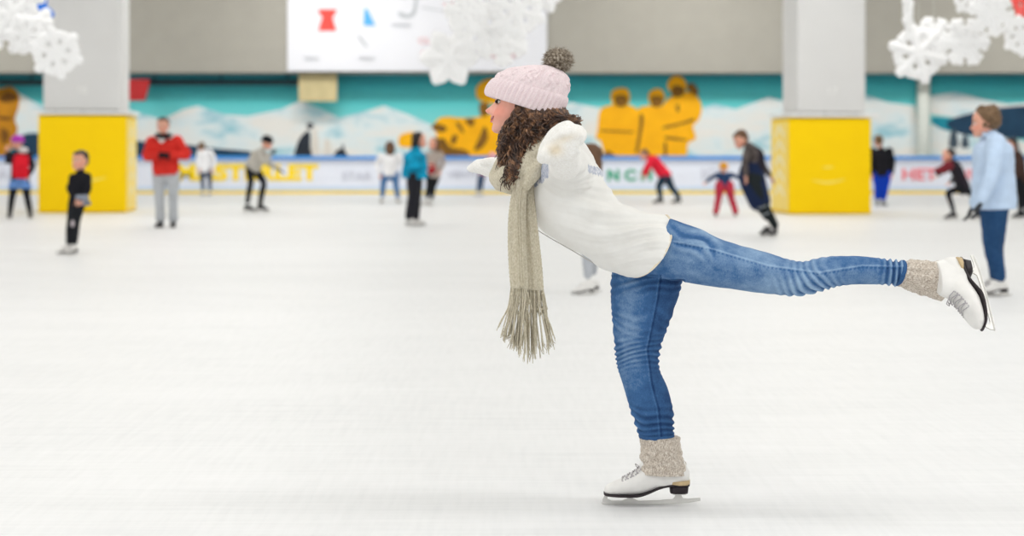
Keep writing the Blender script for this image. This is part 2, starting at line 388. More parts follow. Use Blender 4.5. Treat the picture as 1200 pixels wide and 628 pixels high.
ridge = [(-380,120),(-320,112),(-250,130),(-190,116),(-160,128),(-60,140),(0,112),(20,108),(45,122),(70,130),(150,128),(168,134),(190,140),(215,128),(232,124),(262,134),(290,136),(330,128),(352,118),(372,126),(398,138),(430,130),(450,124),(478,134),(505,146),(560,150),(640,128),(668,120),(700,126),(740,128),(800,132),(838,122),(862,128),(900,114),(940,124),(985,118),(1010,110),(1040,120),(1072,124),(1078,190),(1078,240),(-380,240)]
paint('painted_mountains', [ridge], m_snow, .010, False)
paint('painted_ice_floe', [[(1090,112),(1120,108),(1150,116),(1180,122),(1240,118),(1300,124),(1300,132),(1230,134),(1190,130),(1150,140),(1120,138),(1090,134)],
      [(1090,146),(1130,150),(1160,158),(1200,166),(1420,160),(1580,166),(1580,240),(1090,240)]], m_snow, .010, False)
paint('painted_dark_water', [[(140,165),(170,166),(215,169),(255,174),(300,179),(300,192),(140,192)], [(20,162),(48,158),(48,190),(20,190)], [(1110,142),(1150,130),(1200,124),(1300,122),(1300,165),(1190,162),(1150,160),(1120,155)]], mat('mural_navy_paint', (28,62,88), var=.2, nscale=2), .016)
paint('painted_teal_water', [[(1092,138),(1120,140),(1150,150),(1130,156),(1100,150)],[(0,172),(20,168),(22,186),(0,186)]], mat('mural_teal_paint', (26,140,160), var=.15, nscale=2), .014)
paint('painted_penguin', [[(346,186),(348,170),(353,160),(357,156),(361,153),(364,158),(364,172),(365,186)], [(360,146),(364,144),(368,147),(366,150),(361,151)], [(391,186),(395,176),(400,174),(402,168),(404,176),(409,186)]], mat('mural_black_paint', (38,44,54), var=.15, nscale=3), .018)
paint('painted_penguin', [[(365,186),(365,172),(366,158),(369,150),(372,156),(374,170),(374,186)], [(379,186),(380,170),(383,162),(387,168),(389,186)]], mat('mural_cream_paint', (222,216,206), var=.05, nscale=3), .017)
paint('painted_dark_shapes', [[(1112,172),(1113,158),(1117,150),(1121,158),(1122,172)], [(1126,172),(1128,160),(1132,157),(1135,172)], [(1184,180),(1186,164),(1190,160),(1194,180)]], mat('mural_slate_paint', (70,84,96), var=.2, nscale=3), .019)
m_or = mat('mural_orange_paint', (252,180,6), var=.09, nscale=2.2, scale=(1,1,1.5)); m_br = mat('mural_brown_paint', (128,88,24), var=.3, nscale=3); m_br2 = mat('mural_ochre_paint', (190,128,20), var=.2, nscale=3)
# three orange clad figures
paint('painted_figure', [[(700,152),(703,130),(712,124),(728,122),(744,126),(750,140),(748,158),(742,184),(712,184),(704,166),(698,162)],
      [(716,110),(722,104),(734,104),(738,112),(736,122),(728,126),(718,122)]], m_or, .020)
paint('painted_figure', [[(746,130),(758,124),(772,124),(784,130),(786,150),(782,184),(744,184),(742,160)], [(760,110),(768,104),(776,106),(779,116),(772,124),(762,122)]], m_or, .022)
paint('painted_figure', [[(776,124),(788,112),(800,108),(814,110),(822,124),(819,140),(812,148),(815,162),(806,168),(803,184),(782,184),(778,164),(766,152),(770,140)], [(782,98),(788,90),(798,90),(804,98),(802,108),(792,112),(784,106)]], m_or, .024)
paint('painted_faces', [[(720,114),(728,111),(735,114),(735,122),(728,125),(721,122)], [(763,114),(770,112),(777,115),(776,123),(768,126),(763,122)], [(787,102),(795,100),(802,104),(800,112),(791,114),(787,110)], [(805,100),(812,98),(818,106),(816,112),(808,108)]], m_br, .027)
paint('painted_creases', [[(706,152),(740,154),(740,155.5),(706,154)], [(778,148),(796,144),(812,139),(812,142),(796,147),(778,151)], [(750,134),(754,140),(748,176),(745,176),(749,150)], [(781,160),(803,163),(803,165),(781,163)], [(712,176),(722,184),(706,184)], [(792,124),(795,122),(796,130),(793,131)], [(778,168),(781,168),(781,184),(778,184)]], m_br, .029)
# sledge dogs and driver on the left of the skater
paint('painted_animal', [[(508,148),(516,138),(528,137),(536,138),(548,138),(560,137),(572,134),(590,132),(610,140),(614,184),(560,184),(520,178),(506,168),(512,160)], [(558,104),(566,95),(580,93),(596,100),(600,118),(590,124),(570,120),(560,116)], [(468,160),(480,155),(494,157),(494,170),(470,172)]], m_or, .020)
paint('painted_animal_marks', [[(506,147),(514,145),(524,150),(518,155),(508,152)], [(534,143),(540,146),(544,156),(538,152)], [(546,139),(556,140),(554,148),(547,145)], [(512,166),(520,162),(528,172),(546,176),(548,184),(516,182)], [(562,160),(568,148),(572,160),(566,172),(556,176)], [(562,122),(572,121),(572,134),(564,136)], [(530,160),(536,158),(534,168),(528,168)]], m_br, .024)
paint('painted_figure', [[(-40,110),(0,104),(14,102),(23,112),(22,126),(18,140),(21,152),(14,168),(6,184),(-40,184)]], m_br2, .020)
paint('painted_creases', [[(0,114),(10,108),(20,112),(18,118),(4,120)], [(0,136),(14,138),(12,141),(0,140)], [(2,150),(12,158),(4,170)]], mat('mural_dark_brown', (120,76,20), var=.2), .024)
# pilaster that divides the mural
o = MB(); p0 = W(1077, 0, MD-.3); p1 = W(1090, 0, MD-.3); o.add(box(((p0.x+p1.x)/2, MD-.15, 2.0), (p1.x-p0.x, .3, 4.0))); o = o.build('wall_pilaster', mat('pilaster_paint', (228,232,224), rough=.85)); o['kind'] = 'structure'
# dark pipe under the bulkhead
def at(px, py, d): return W(px, py, d)
for a, c in ((-60, 48), (162, 356)):
    bb = MB(); A = at(a, 96.5, 48.1); B = at(c, 96.5, 48.1); bb.add(tube([A, (A+B)/2, B], [.085]*3, n=12))
    for t in (.1, .5, .9):
        q = A.lerp(B, t); bb.add(box((q.x, q.y, (q.z+zb)/2-.003), (.04, .04, zb-q.z-.006)))
    o = bb.build('pipe', mat('dark_pipe_paint', (26,52,60), rough=.5)); 
    tag(o, 'dark pipe under the bulkhead between the left column and the beige panel' if a > 0 else 'dark pipe under the bulkhead left of the left column', 'pipe')
o = MB(); A = at(350,86.2,47.9); B = at(395,119,47.9); o.add(box(((A.x+B.x)/2, 47.9, (A.z+B.z)/2), (B.x-A.x, .08, A.z-B.z)))
o = bevel(o.build('notice_board', mat('beige_board', (196,182,138), nscale=4), None, False), .02); tag(o, 'square beige panel hung under the bulkhead over the mural', 'panel')
o = MB(); A = at(150,97,47.8); B = at(175,118,47.8)
v, f = slab([(A.x,A.z+.1),(B.x,A.z+.1),(B.x,A.z-.02),(B.x-.12,B.z),(A.x,B.z)], 47.78, 47.82); o.add((v, f)); o.add(tube([Vector((A.x,47.8,zb-.02)), Vector((A.x,47.8,B.z))], [.015,.015]))
tag(o.build('red_flag', mat('red_cloth', (178,42,44)), None, False), 'small dark red flag hanging beside the left column', 'flag')

# ---- banner on the bulkhead
A = at(337, -30, BK); B = at(641, 83.5, BK)
bn = MB(); bn.add(box(((A.x+B.x)/2, BK-.032, (A.z+B.z)/2), (B.x-A.x, .06, A.z-B.z))); bn = bevel(bn.build('banner', mat('white_vinyl', (218,219,224), rough=.6, var=.01), None, False), .01)
tag(bn, 'wide white banner with red and blue marks hung on the grey bulkhead', 'banner')
def bpoly(name, polys, mt, smooth=True, yy=BK-.085):
    for p in polys:
        q = smooth_poly(p, 3) if smooth else p
        MB().add(slab([(W(x, y, BK-.08).x, W(x, y, BK-.08).z) for x, y in q], yy, BK-.06)).build(name, mt, bn, False)
def text(name, s, px, py, h, d, mt, parent=None, ext=.01, rot=(math.pi/2,0,0), sx=1.0, loc=None, spacing=1.0, bold=0.0):
    c = bpy.data.curves.new(name, 'FONT'); c.body = s; c.align_x = 'CENTER'; c.align_y = 'CENTER'; c.size = h*d/F*1.35; c.extrude = ext; c.offset = bold; c.space_character = spacing
    o = bpy.data.objects.new(name, c); COL.objects.link(o); o.location = loc if loc is not None else W(px, py, d); o.rotation_euler = rot; o.scale = (sx, 1, 1)
    bpy.context.view_layer.update(); dg = bpy.context.evaluated_depsgraph_get(); me = bpy.data.meshes.new_from_object(o.evaluated_get(dg)); me.transform(o.matrix_world)
    bpy.data.objects.remove(o); me.materials.clear(); return link(name, me, mt, parent)
m_red = mat('red_print', (226,76,68)); m_blue = mat('blue_print', (88,168,232)); m_gr = mat('grey_print', (176,180,184)); m_pk = mat('pink_print', (232,170,170))
bpoly('red_logo', [[(373,11),(395,11),(393,16),(390,20),(391,26),(394,36),(373,36),(376,26),(378,20),(374,16)]], m_red, False)
bpoly('blue_logo', [[(427,10),(430,10),(440,30),(426,30)]], m_blue, False)
bpoly('grey_curve', [[(487,-10),(490,-10),(488,12),(483,20),(472,21),(466,16),(470,14),(477,17),(484,12)]], m_gr)
bpoly('grey_rule', [[(494,8),(530,14),(530,15),(494,9.5)], [(418,42),(422,42),(431,54),(428,55)]], m_gr, False)
for s, x, y, h, mt in (('HOCKEY', 540, 6.5, 5.5, m_red), ('CLUB', 505, 48, 7, m_pk), ('R', 498, 65, 9, m_red), ('team', 365, 68, 5, m_gr), ('skate', 430, 68, 5, m_gr), ('winter', 470, 29, 5, m_gr), ('welcome', 590, 65, 6, m_pk)):
    text('lettering', s, x, y, h, BK-.085, mt, bn, sx=1.3)

# ---- rink boards
zt = CH+(HY-185)*BD/F
bo = MB(); bo.add(box((0, BD+.06, zt/2), (47.6, .12, zt))); bo = bo.build('rink_boards', mat('white_dasher_board', (222,226,236), rough=.4, var=.02, nscale=1.5), None, False)
tag(bo, 'long white rink boards with adverts in front of the mural', 'rink barrier')
def strip(name, ya, yb, mt, dy=.0, xa=-23.7, xb=23.7):
    za = CH+(HY-ya)*BD/F; zb_ = CH+(HY-yb)*BD/F; bb = MB(); bb.add(box(((xa+xb)/2, BD-.012-dy/2, (za+zb_)/2), (xb-xa, .03+dy, za-zb_))); return bb.build(name, mt, bo, False)
strip('top_rail', 182.6, 186.6, mat('blue_top_rail', (60,140,215), rough=.35), .06)
strip('pale_band', 218.5, 223.6, mat('pale_blue_band', (196,212,232), rough=.4), 0)
kz = CH+(HY-223.6)*BD/F
bb = MB(); bb.add(box((0, BD-.02, kz/2+.004), (47.4, .05, kz-.008))); bb.build('kick_plate', mat('yellow_kick_plate', (242,206,28), rough=.4, var=.05, nscale=2), bo, False)
m_y = mat('yellow_print', (250,214,30)); m_g = mat('green_print', (70,164,130)); m_lr = mat('faded_red_print', (236,120,128)); m_lg = mat('light_grey_print', (190,192,204))
text('lettering', 'MASTERLET', 289, 203, 18, BD-.01, m_y, bo, sx=1.25, spacing=1.06, bold=.03)
text('lettering', 'STAR', 418, 207, 10, BD-.01, m_lg, bo, sx=1.1); text('lettering', 'VENTO', 545, 205, 9, BD-.01, m_lg, bo)
text('lettering', 'N C H', 738, 206, 13, BD-.01, m_g, bo, sx=1.1, bold=.02); text('lettering', 'ICE', 835, 205, 14, BD-.01, m_lg, bo)
text('lettering', 'HET', 1077, 205, 14, BD-.01, m_lr, bo, sx=1.2, bold=.01); text('lettering', 'ART', 14, 205, 13, BD-.01, m_lg, bo); text('lettering', 'RINK', 1140, 205, 13, BD-.01, m_lr, bo)

# ---- columns with padded yellow boxes
YA = math.radians(5.1)
m_col = mat('column_paint', (216,216,215), rough=.8, var=.015, nscale=2); m_yel = mat('yellow_pad_vinyl', (255,212,0), rough=.5, var=.02, nscale=2, spec=.15); m_cap = mat('white_cap_board', (232,232,230), rough=.6)
m_side = mat('pale_yellow_print', (252,222,110), rough=.45, var=.04, nscale=3); m_wp = mat('white_print', (250,240,205), rough=.5)
def column(px0, px1, bx0, bx1, yb, ytop, side, idx):
    d = CH*F/(yb-HY); R = Matrix.Rotation(YA, 4, 'Z')
    corner = W(bx1 if side > 0 else bx0, yb, d); corner.z = 0     # the near corner of the front face next to the visible side
    w = (bx1-bx0)*d/F/math.cos(YA); dep = w*.92; h = (yb-ytop)*d/F
    org = Matrix.Translation(corner) @ R
    cx = -w/2*side; e = empty('column_pad', corner); e.rotation_euler = (0,0,YA)
    def put(name, vf, mt, par, bv=0, smooth=False):
        bb = MB(); bb.add(vf, org); o = bb.build(name, mt, par, smooth)
        if bv: bevel(o, bv, 3)
        return o
    body = put('pad', box((cx, dep/2, h/2+.003), (w, dep, h-.006)), m_yel, e, .035)
    cap = put('cap_board', box((cx+side*-.0+(.06 if side < 0 else -.02), dep/2, h+.05), (w+.14, dep+.1, .07)), m_cap, e, .01)
    for q in (-.34, -.02, .36): put('bracket', box((cx+q*w, dep*.18, h+.12), (.07,.06,.07)), mat('dark_bracket', (96,92,84)), e, .01)
    # printed side face next to the near corner
    xs = .004*side
    put('side_print', box((xs, dep/2, h*.5), (.004, dep*.9, h*.93)), m_side, e)
    bb = MB(); 
    for k in range(5):
        zc = h*(.84-.155*k) if side < 0 else h*(.8-.15*k); c = dep*.5
        pl = [(c-.34,zc-.09),(c,zc+.09),(c+.34,zc-.09),(c+.34,zc-.01),(c,zc+.17),(c-.34,zc-.01)]
        v = [Vector((xs+(.001 if side > 0 else -.001)+s_*.003, p[0], p[1])) for s_ in (-1, 1) for p in pl]; n = 6
        bb.add((v, [tuple(range(n)), tuple(range(2*n-1, n-1, -1))]+[(i, n+i, n+(i+1) % n, (i+1) % n) for i in range(n)]), org)
    bb.build('side_chevrons', m_wp, e, False)
    # swoosh print on the front
    sw = [(-.24,.0),(-.12,-.035),(.0,-.05),(.14,-.03),(.26,.01),(.14,-.005),(.0,-.018),(-.12,-.012)]; sc = 1.0
    bb = MB(); v, f = slab(smooth_poly([(cx+a*w*.85+(.1 if side > 0 else -.05), h*.36+bq*w) for a, bq in sw], 4), -.003, .01)
    bb.add((v, f), org); v, f = slab(smooth_poly([(cx-.1*w, h*.49),(cx, h*.50),(cx+.03*w, h*.485),(cx-.05*w, h*.478)], 4), -.003, .01); bb.add((v, f), org)
    bb.build('front_mark', mat('worn_white_mark', (255,226,96), rough=.5), e, False)
    # the column itself
    ddist = d; c0 = (px0-600)*d/F; 
    inset = .12
    cw = (px1-px0)*d/F*1.01
    near = ((px1 if side > 0 else px0)-(bx1 if side > 0 else bx0))*(d+inset)/F
    c = MB(); c.add(box((near-cw/2*side, inset+cw*.45, (6.7+h+.1)/2), (cw, cw*.9, 6.7-h-.1)), org)
    o = c.build('column', m_col, None, False); bevel(o, .03, 2); o['kind'] = 'structure'
    t = text('column_number', '16' if side > 0 else '17', 0, 0, .16, F, mat('pale_stencil', (232,232,230)), None, loc=org @ Vector((near-cw*.5*side, inset-.003, h+.48)), rot=(math.pi/2,0,YA), ext=.004)
    t.parent = o; t.matrix_parent_inverse = wm(o).inverted()
    return e
tag(column(52, 140, 47, 148, 249.5, 135, 1, 0), 'yellow padded box around the left grey column', 'column padding')
tag(column(937, 1018, 925, 1023, 251.5, 138, -1, 1), 'yellow padded box around the right grey column', 'column padding')

# ---- hanging snowflakes
m_foam = mat('white_foam', (253,253,253), rough=.9, var=.01)
def flake_mesh(kind, seed):
    ps = [ell((0,0,0), (.34,.10,.34))]
    for k in range(6):
        a = k*math.pi/3; u = Vector((math.cos(a), 0, math.sin(a))); v = Vector((-math.sin(a), 0, math.cos(a)))
        ps.append(tube([u*.1, u*.6, u*.82], [.15, .14, .14])); ps.append(ell(u*.86, (.19,.11,.19)))
        if kind == 0:
            for s in (-1, 1): ps.append(tube([u*.45, u*.62+v*s*.24], [.10, .12])); ps.append(ell(u*.66+v*s*.27, (.17,.10,.17)))
        elif kind == 1:
            for s in (-1, 1): ps.append(tube([u*.35, u*.5+v*s*.22], [.10, .13])); ps.append(tube([u*.62, u*.78+v*s*.2], [.10, .11])); ps.append(ell(u*.80+v*s*.23, (.15,.09,.15)))
        else: ps.append(ell(u*.62, (.36,.12,.36)))
    return remesh(ps, .028, 3, name='snowflake')
FM = [flake_mesh(k, k) for k in range(3)]
def flake(px, py, r, d, kind, rot, yaw, label, mt=m_foam):
    p = W(px, py, d); me = FM[kind]; o = bpy.data.objects.new('hanging_snowflake', me); COL.objects.link(o)
    if not me.materials: me.materials.append(mt)
    o.material_slots[0].link = 'OBJECT'; o.material_slots[0].material = mt
    s = r*d/F; o.location = p; o.rotation_euler = (0, rot, yaw); o.scale = (s, s, s); tag(o, label, 'snowflake decoration', 'foam snowflakes hanging from the ceiling')
    bb = MB(); bb.add(tube([p, Vector((p.x, p.y, 6.71))], [.0015, .0015], n=5, sub=1)); bb.build('hanging_wire', mat('nylon_wire', (225,225,225)), o); return o
fl = [(14,18,46,20,1,.2,.3,'large white snowflake in the top left corner'), (66,62,31,19.2,0,.3,.25,'smaller white snowflake lower right of the corner one, before the left column'),
      (0,-6,38,21,0,.5,.2,'white snowflake cut by the top left corner of the view'),
      (30,40,24,19.8,0,.1,.1,'white snowflake between the corner one and the column one'),
      (526,68,34,21,2,.0,.1,'lowest white snowflake hanging over the bottom edge of the banner'), (560,30,34,20.4,0,.2,.2,'white snowflake over the banner above the lowest one'), (588,46,32,21.4,1,.45,.1,'white snowflake over the banner nearest the woolly hat'),
      (545,14,26,19.7,1,.1,.3,'white snowflake highest over the middle of the banner'), (606,12,34,20.2,0,.35,.2,'white snowflake over the upper right of the banner'), (638,-6,22,20.8,2,.1,.2,'white snowflake over the top right corner of the banner'),
      (1064,14,26,20.1,0,.5,1.15,'white snowflake turned edge on, right of the right column'), (1076,62,36,20.6,0,.25,.15,'large lowest white snowflake of the right hand cluster'),
      (1094,44,25,21.2,1,.1,.2,'white snowflake behind the two biggest of the right hand cluster'), (1131,49,29,20.0,1,.0,.05,'round lacy white snowflake in the middle of the right hand cluster'),
      (1162,15,28,19.5,1,.3,.1,'white snowflake touching the red one at top right'), (1134,-4,22,20.3,0,.1,.3,'white snowflake cut by the top edge above the right hand cluster'), (1196,42,24,19.8,0,.4,.2,'white snowflake cut by the right edge of the view')]
for a in fl: flake(*a)
flake(38,14,24,22.5,2,.1,.3,'blue snowflake behind the white ones in the top left corner', mat('blue_foam', (24,120,226), rough=.8))
flake(1204,2,22,22.0,0,.1,.2,'red snowflake at the top right edge of the view', mat('red_foam', (240,90,84), rough=.8))

# ---- lights of the hall, plus added mural wash and frontal fill
m_lamp, nt, b = newmat('lamp_diffuser'); b.inputs['Emission Color'].default_value = (1,.985,.96,1); b.inputs['Emission Strength'].default_value = 3.0
for iy, y in enumerate((-2, 5, 12, 20, 28, 36, 43)):
    for ix, x in enumerate((-15, -5, 5, 15)):
        bb = MB(); bb.add(box((x, y, 6.62), (4.2, 1.3, .1))); o = bb.build('ceiling_light', mat('lamp_housing', (220,220,220)), None, False)
        tag(o, 'unseen flat white ceiling lamp panel in row %s from the boards' % ('first second third fourth fifth sixth seventh'.split()[6-iy]), 'ceiling light', 'ceiling lamps over the rink')
        ld = bpy.data.lights.new('lamp', 'AREA'); ld.shape = 'RECTANGLE'; ld.size = 4.0; ld.size_y = 1.2; ld.energy = 560*(2.9 if y == 43 else 1.5 if y > 30 else 1.15 if y > 25 else 1); ld.color = (1,.985,.965)
        lo = bpy.data.objects.new('lamp', ld); COL.objects.link(lo); lo.location = (x, y, 6.55); lo.rotation_euler = (math.radians(52) if y == 43 else 0, 0, 0); lo.parent = o; lo.matrix_parent_inverse = wm(o).inverted()  # row nearest the boards is an added wash, tilted to brighten the mural
w = bpy.data.worlds.new('frontal_fill'); SC.world = w; w.use_nodes = True; w.node_tree.nodes['Background'].inputs[0].default_value = (.96,.98,1,1); w.node_tree.nodes['Background'].inputs[1].default_value = 3.6  # even white fill, added through the open side behind the camera

# ================================================================== THE SKATER
def piece_shift(p, v): return [Vector(q)+Vector(v) for q in p[0]], p[1]
def skater():
    root = empty('person', (M0(760, 597, .08).x, D0+.08, 0))
    tag(root, 'skater in pink bobble hat, white sweater and blue jeans, one leg stretched out behind', 'person')
    # ---- body
    HM = frame_mat(M0(612.5, 119.5), (-1,0,.03), (.03,0,1))
    head = xf_piece(head_piece(1.0, True), HM)
    neck = tube([M0(622,128), M0(630,155), M0(645,185)], [.052,.050,.06])
    core = tube([M0(646,190), M0(668,222), M0(705,258), M0(745,282), M0(762,292)], [(.13,.06),(.12,.07),(.10,.065),(.10,.065),(.09,.06)], side=(0,1,0), n=24)
    armN = tube([M0(662,192,-.13), M0(662,188,-.30), M0(660,180,-.46)], [.045,.036,.026])
    armF = tube([M0(646,200,.13), M0(620,206,.34), M0(596,200,.52)], [.045,.036,.026])
    legS = tube([M0(760,292,.08), M0(752,360,.08), M0(746,420,.08), M0(764,470,.08), M0(772,520,.08), M0(778,560,.08)], [.065,.062,.042,.040,.030,.028])
    legR = tube([M0(765,285,-.08), M0(850,310,-.09), M0(930,324,-.10), M0(990,318,-.11), M0(1060,321,-.12), M0(1110,330,-.13)], [.048,.044,.036,.034,.028,.026])
    footS = tube([M0(790,560,.08), M0(760,569,.08), M0(725,575,.08)], [.016,.016,.010])
    footR = tube([M0(1118,318,-.13), M0(1130,340,-.15), M0(1138,365,-.2)], [.018,.018,.010])
    hN = hand_pieces(M0(660,180,-.46), M0(664,165,-.62)-M0(660,180,-.46), (-1,0,.3), .62, .6)
    hF = hand_pieces(M0(594,200,.52), M0(560,197,.60)-M0(594,200,.52), (0,-.3,1), .55, .4)
    me = remesh([head, neck, core, armN, armF, legS, legR, footS, footR]+hN+hF, .0034, 2, name='body')
    co = cos_of(me); L = np.array([HM.inverted() @ Vector(c) for c in co]); x, y, z = L[:,0], L[:,1], L[:,2]
    fr = (y > .06)
    lips = fr*np.exp(-((z+.0605)/.0085)**4)*np.exp(-((x)/.026)**4)*(y > .085)
    attr(me, 'lips', np.clip(lips, 0, .8)); attr(me, 'blush', np.clip(.55*np.exp(-((abs(x)-.045)/.024)**2-((z+.035)/.028)**2)*(y > .0)+.4*np.exp(-(x/.015)**2-((z+.034)/.01)**2)*(y > .11), 0, .8))
    body = link('body', me, m_skin, root)
    from mathutils.bvhtree import BVHTree
    bvh = BVHTree.FromPolygons([Vector(c) for c in co], [tuple(p.vertices) for p in me.polygons])
    def on(x, z, out=0.0):
        o = HM @ Vector((x, .25, z)); hit = bvh.ray_cast(o, HM.to_3x3() @ Vector((0,-1,0)))
        return hit[0]+hit[1]*out
    for s in (-1, 1):                                     # eyes, lashes, brows
        c = HM @ Vector((s*.0315, .0790, -.002))
        eye = MB().add(ell(c, (.0112,.0118,.0064), HM.to_3x3(), 24, 16)).build('eye', m_eyewhite, root)
        MB().add(ell(HM @ Vector((s*.0345, .0850, -.0022)), (.0084,.0076,.0062), HM.to_3x3())).build('iris', m_pupil, eye)
        MB().add(tube([on(s*x, z, o) for x, z, o in ((.017,.0010,.0004), (.024,.0062,.0014), (.032,.0080,.0022), (.041,.0058,.0030), (.047,.0020,.0035))], [.0012,.0020,.0024,.0022,.001], n=6)).build('eyelashes', m_pupil, eye)
        MB().add(tube([on(s*x, z, .0002) for x, z in ((.018,-.0085), (.026,-.0105), (.036,-.0098), (.044,-.0045))], [.0008,.0010,.0010,.0008], n=6)).build('lower_lid', mat('lid_skin', (206,140,120)), eye)
        MB().add(tube([on(s*x, z, .0008) for x, z in ((.010,.0150), (.022,.0215), (.036,.0215), (.047,.0130))], [.0015,.0030,.0028,.001], n=6)).build('eyebrow', mat('brow_hair', (74,50,38)), root)
    def mz(x): return -.0618+.0100*(x/.034)**2
    xs = [-.036,-.029,-.018,-.009,0,.009,.018,.029,.036]
    MB().add(tube([on(x, mz(x), -.0006) for x in xs], [.0008,.0022,.0034,.0040,.0040,.0040,.0034,.0022,.0008], n=8)).build('mouth', mat('mouth_dark', (96,34,38)), body)
    MB().add(tube([on(x, mz(x)+.0012, .0004) for x in xs[1:-1]], [.0012,.0022,.0026,.0026,.0026,.0022,.0012], n=8)).build('teeth', mat('teeth', (240,236,228), rough=.3), body)
    m_lip = mat('lip_skin', (212,118,108), rough=.4)
    MB().add(tube([on(x, mz(x)+.0058-.10*abs(x)**1, .0003) for x in xs], [.0006,.0018,.0026,.0032,.0030,.0032,.0026,.0018,.0006], n=8)).build('upper_lip', m_lip, body)
    MB().add(tube([on(x, mz(x)-.0062+.12*abs(x), .0003) for x in xs], [.0005,.0016,.0026,.0032,.0035,.0032,.0026,.0016,.0005], n=8)).build('lower_lip', m_lip, body)

    # ---- jeans
    def px(lst, dy): return [M0(a, b, dy) for a, b in lst]
    def leg(pairs, dy0, dy1, ws):
        n = len(pairs); return [(M0(*p[0], dy0+(dy1-dy0)*i/(n-1)), M0(*p[1], dy0+(dy1-dy0)*i/(n-1)), w) for i, (p, w) in enumerate(zip(pairs, ws))]
    st = [((722,296),(800,292)), ((716.5,322),(799,328)), ((715.7,347),(792,356)), ((718,378),(783,383)), ((720,402),(774.5,406)), ((722.8,427),(772.6,430)), ((730,450),(781.6,453)), ((738,477),(788.3,477)), ((744.6,497),(789.6,497)), ((749,511.5),(789.4,511.5))]
    S = loft(leg(st, .085, .08, [.105,.105,.100,.088,.076,.072,.072,.068,.062,.058]), n=40, sub=4)
    rs = [((746,321),(785,255)), ((775,326),(813,265.5)), ((800,330),(836,277)), ((836,336),(858,285)), ((868,340),(900,296)), ((905,344.5),(922,303)), ((930,346.5),(942,306.5)), ((957,342),(963,301.8)), ((982,335.5),(993,299.6)), ((1010,333),(1021,301)), ((1035,333.5),(1045,304.5)), ((1051,334),(1060,306))]
    Rr = loft(leg(rs, -.045, -.12, [.108,.112,.110,.105,.092,.082,.076,.074,.068,.062,.056,.055]), n=40, sub=4)
    pel = loft([(M0(730,296), M0(764,262), .11), (M0(740,309), M0(781,262), .130), (M0(752,318), M0(798,270), .145), (M0(770,318), M0(806,285), .12)], n=40, sub=4)
    def wr(co, no):
        X, Y = topix(co); d = np.zeros(len(co)); n1 = nz(co, 9, 9, 9, 5); n3 = nz(co, 26, 26, 26, 1)
        w1 = n1*9
        hor = np.sin(Y*.95+w1+.25*(X-750)); 
        isS = (X < 803)*(Y > 322+(X > 775)*5)
        d += isS*(np.exp(-((Y-414)/17)**2)*.0030*hor+np.exp(-((Y-332)/13)**2)*.0022*np.sin(Y*.7+X*.12+w1)+np.exp(-((Y-496)/17)**2)*.0032*np.sin(Y*.85+w1)+np.exp(-((Y-380)/25)**2)*.0014*np.sin(Y*.6-X*.1+w1))
        isR = X > 800
        ver = np.sin(X*.62-.28*(Y-320)+w1)
        d += isR*(np.exp(-((X-950)/30)**2)*.0034*ver*np.clip((Y-300)/30, .35, 1.2)+np.exp(-((X-1048)/13)**2)*.0042*np.sin(X*.9+w1*.5))
        sw = np.sin((Y-.55*X)*.42+w1*.8)
        d += np.exp(-((X-825)/34)**2)*(Y < 320)*.0032*sw*np.exp(-((Y-278)/22)**2)
        d += .0016*n1+.0010*n3
        # side seam ridges
        sx = np.interp(X, [700,780,830,900,960,1010,1060], [277,281,290,311,319,311,312])
        d += (X > 770)*(co[:,1] < D0-.05)*.0016*np.exp(-((Y-sx)/1.1)**2)
        sxx = np.interp(Y, [320,350,410,450,480,512], [773,769,757,762,770,773])
        d += isS*(co[:,1] < D0+.05)*.0016*np.exp(-((X-sxx)/1.1)**2)
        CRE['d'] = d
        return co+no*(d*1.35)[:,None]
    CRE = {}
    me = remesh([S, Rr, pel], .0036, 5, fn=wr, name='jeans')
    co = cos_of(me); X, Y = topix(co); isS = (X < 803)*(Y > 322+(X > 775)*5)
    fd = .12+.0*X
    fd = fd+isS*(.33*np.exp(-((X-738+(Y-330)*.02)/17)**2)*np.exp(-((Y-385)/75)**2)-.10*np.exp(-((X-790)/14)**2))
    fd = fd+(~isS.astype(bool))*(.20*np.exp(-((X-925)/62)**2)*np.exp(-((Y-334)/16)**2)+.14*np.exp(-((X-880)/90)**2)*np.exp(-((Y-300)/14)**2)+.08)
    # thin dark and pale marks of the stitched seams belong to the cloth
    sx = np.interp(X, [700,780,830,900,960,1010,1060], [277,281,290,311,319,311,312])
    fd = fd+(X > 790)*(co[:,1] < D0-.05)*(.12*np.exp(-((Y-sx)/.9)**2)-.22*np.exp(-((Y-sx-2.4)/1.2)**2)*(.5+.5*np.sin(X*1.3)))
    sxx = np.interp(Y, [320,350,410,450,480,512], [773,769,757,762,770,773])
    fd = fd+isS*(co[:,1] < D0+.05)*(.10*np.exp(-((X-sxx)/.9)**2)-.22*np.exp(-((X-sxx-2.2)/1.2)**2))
    fd = fd-.12*isS+np.clip(CRE['d']*70, -.28, .20)*(1-.45*isS); attr(me, 'fade_shade', fd); jeans = link('jeans', me, m_denim, root)  # fold shading painted in with the wear: ridges paler, hollows darker
    # hem rolls at both ankles
    MB().add(loft([(M0(748.6,508.5,.08), M0(790,508.5,.08), .061), (M0(748.2,510.5,.08), M0(790.4,510.5,.08), .0625), (M0(749,513,.08), M0(789.8,513,.08), .060)], n=48, sub=3)).build('hem', m_denim, jeans)
    MB().add(loft([(M0(1047,334.6,-.12), M0(1057,305,-.12), .058), (M0(1050,335.2,-.12), M0(1059.5,304.6,-.12), .0595), (M0(1053,334,-.12), M0(1061,306,-.12), .057)], n=48, sub=3)).build('hem', m_denim, jeans)
    for h in jeans.children: attr(h.data, 'fade_shade', [0.0]*len(h.data.vertices))

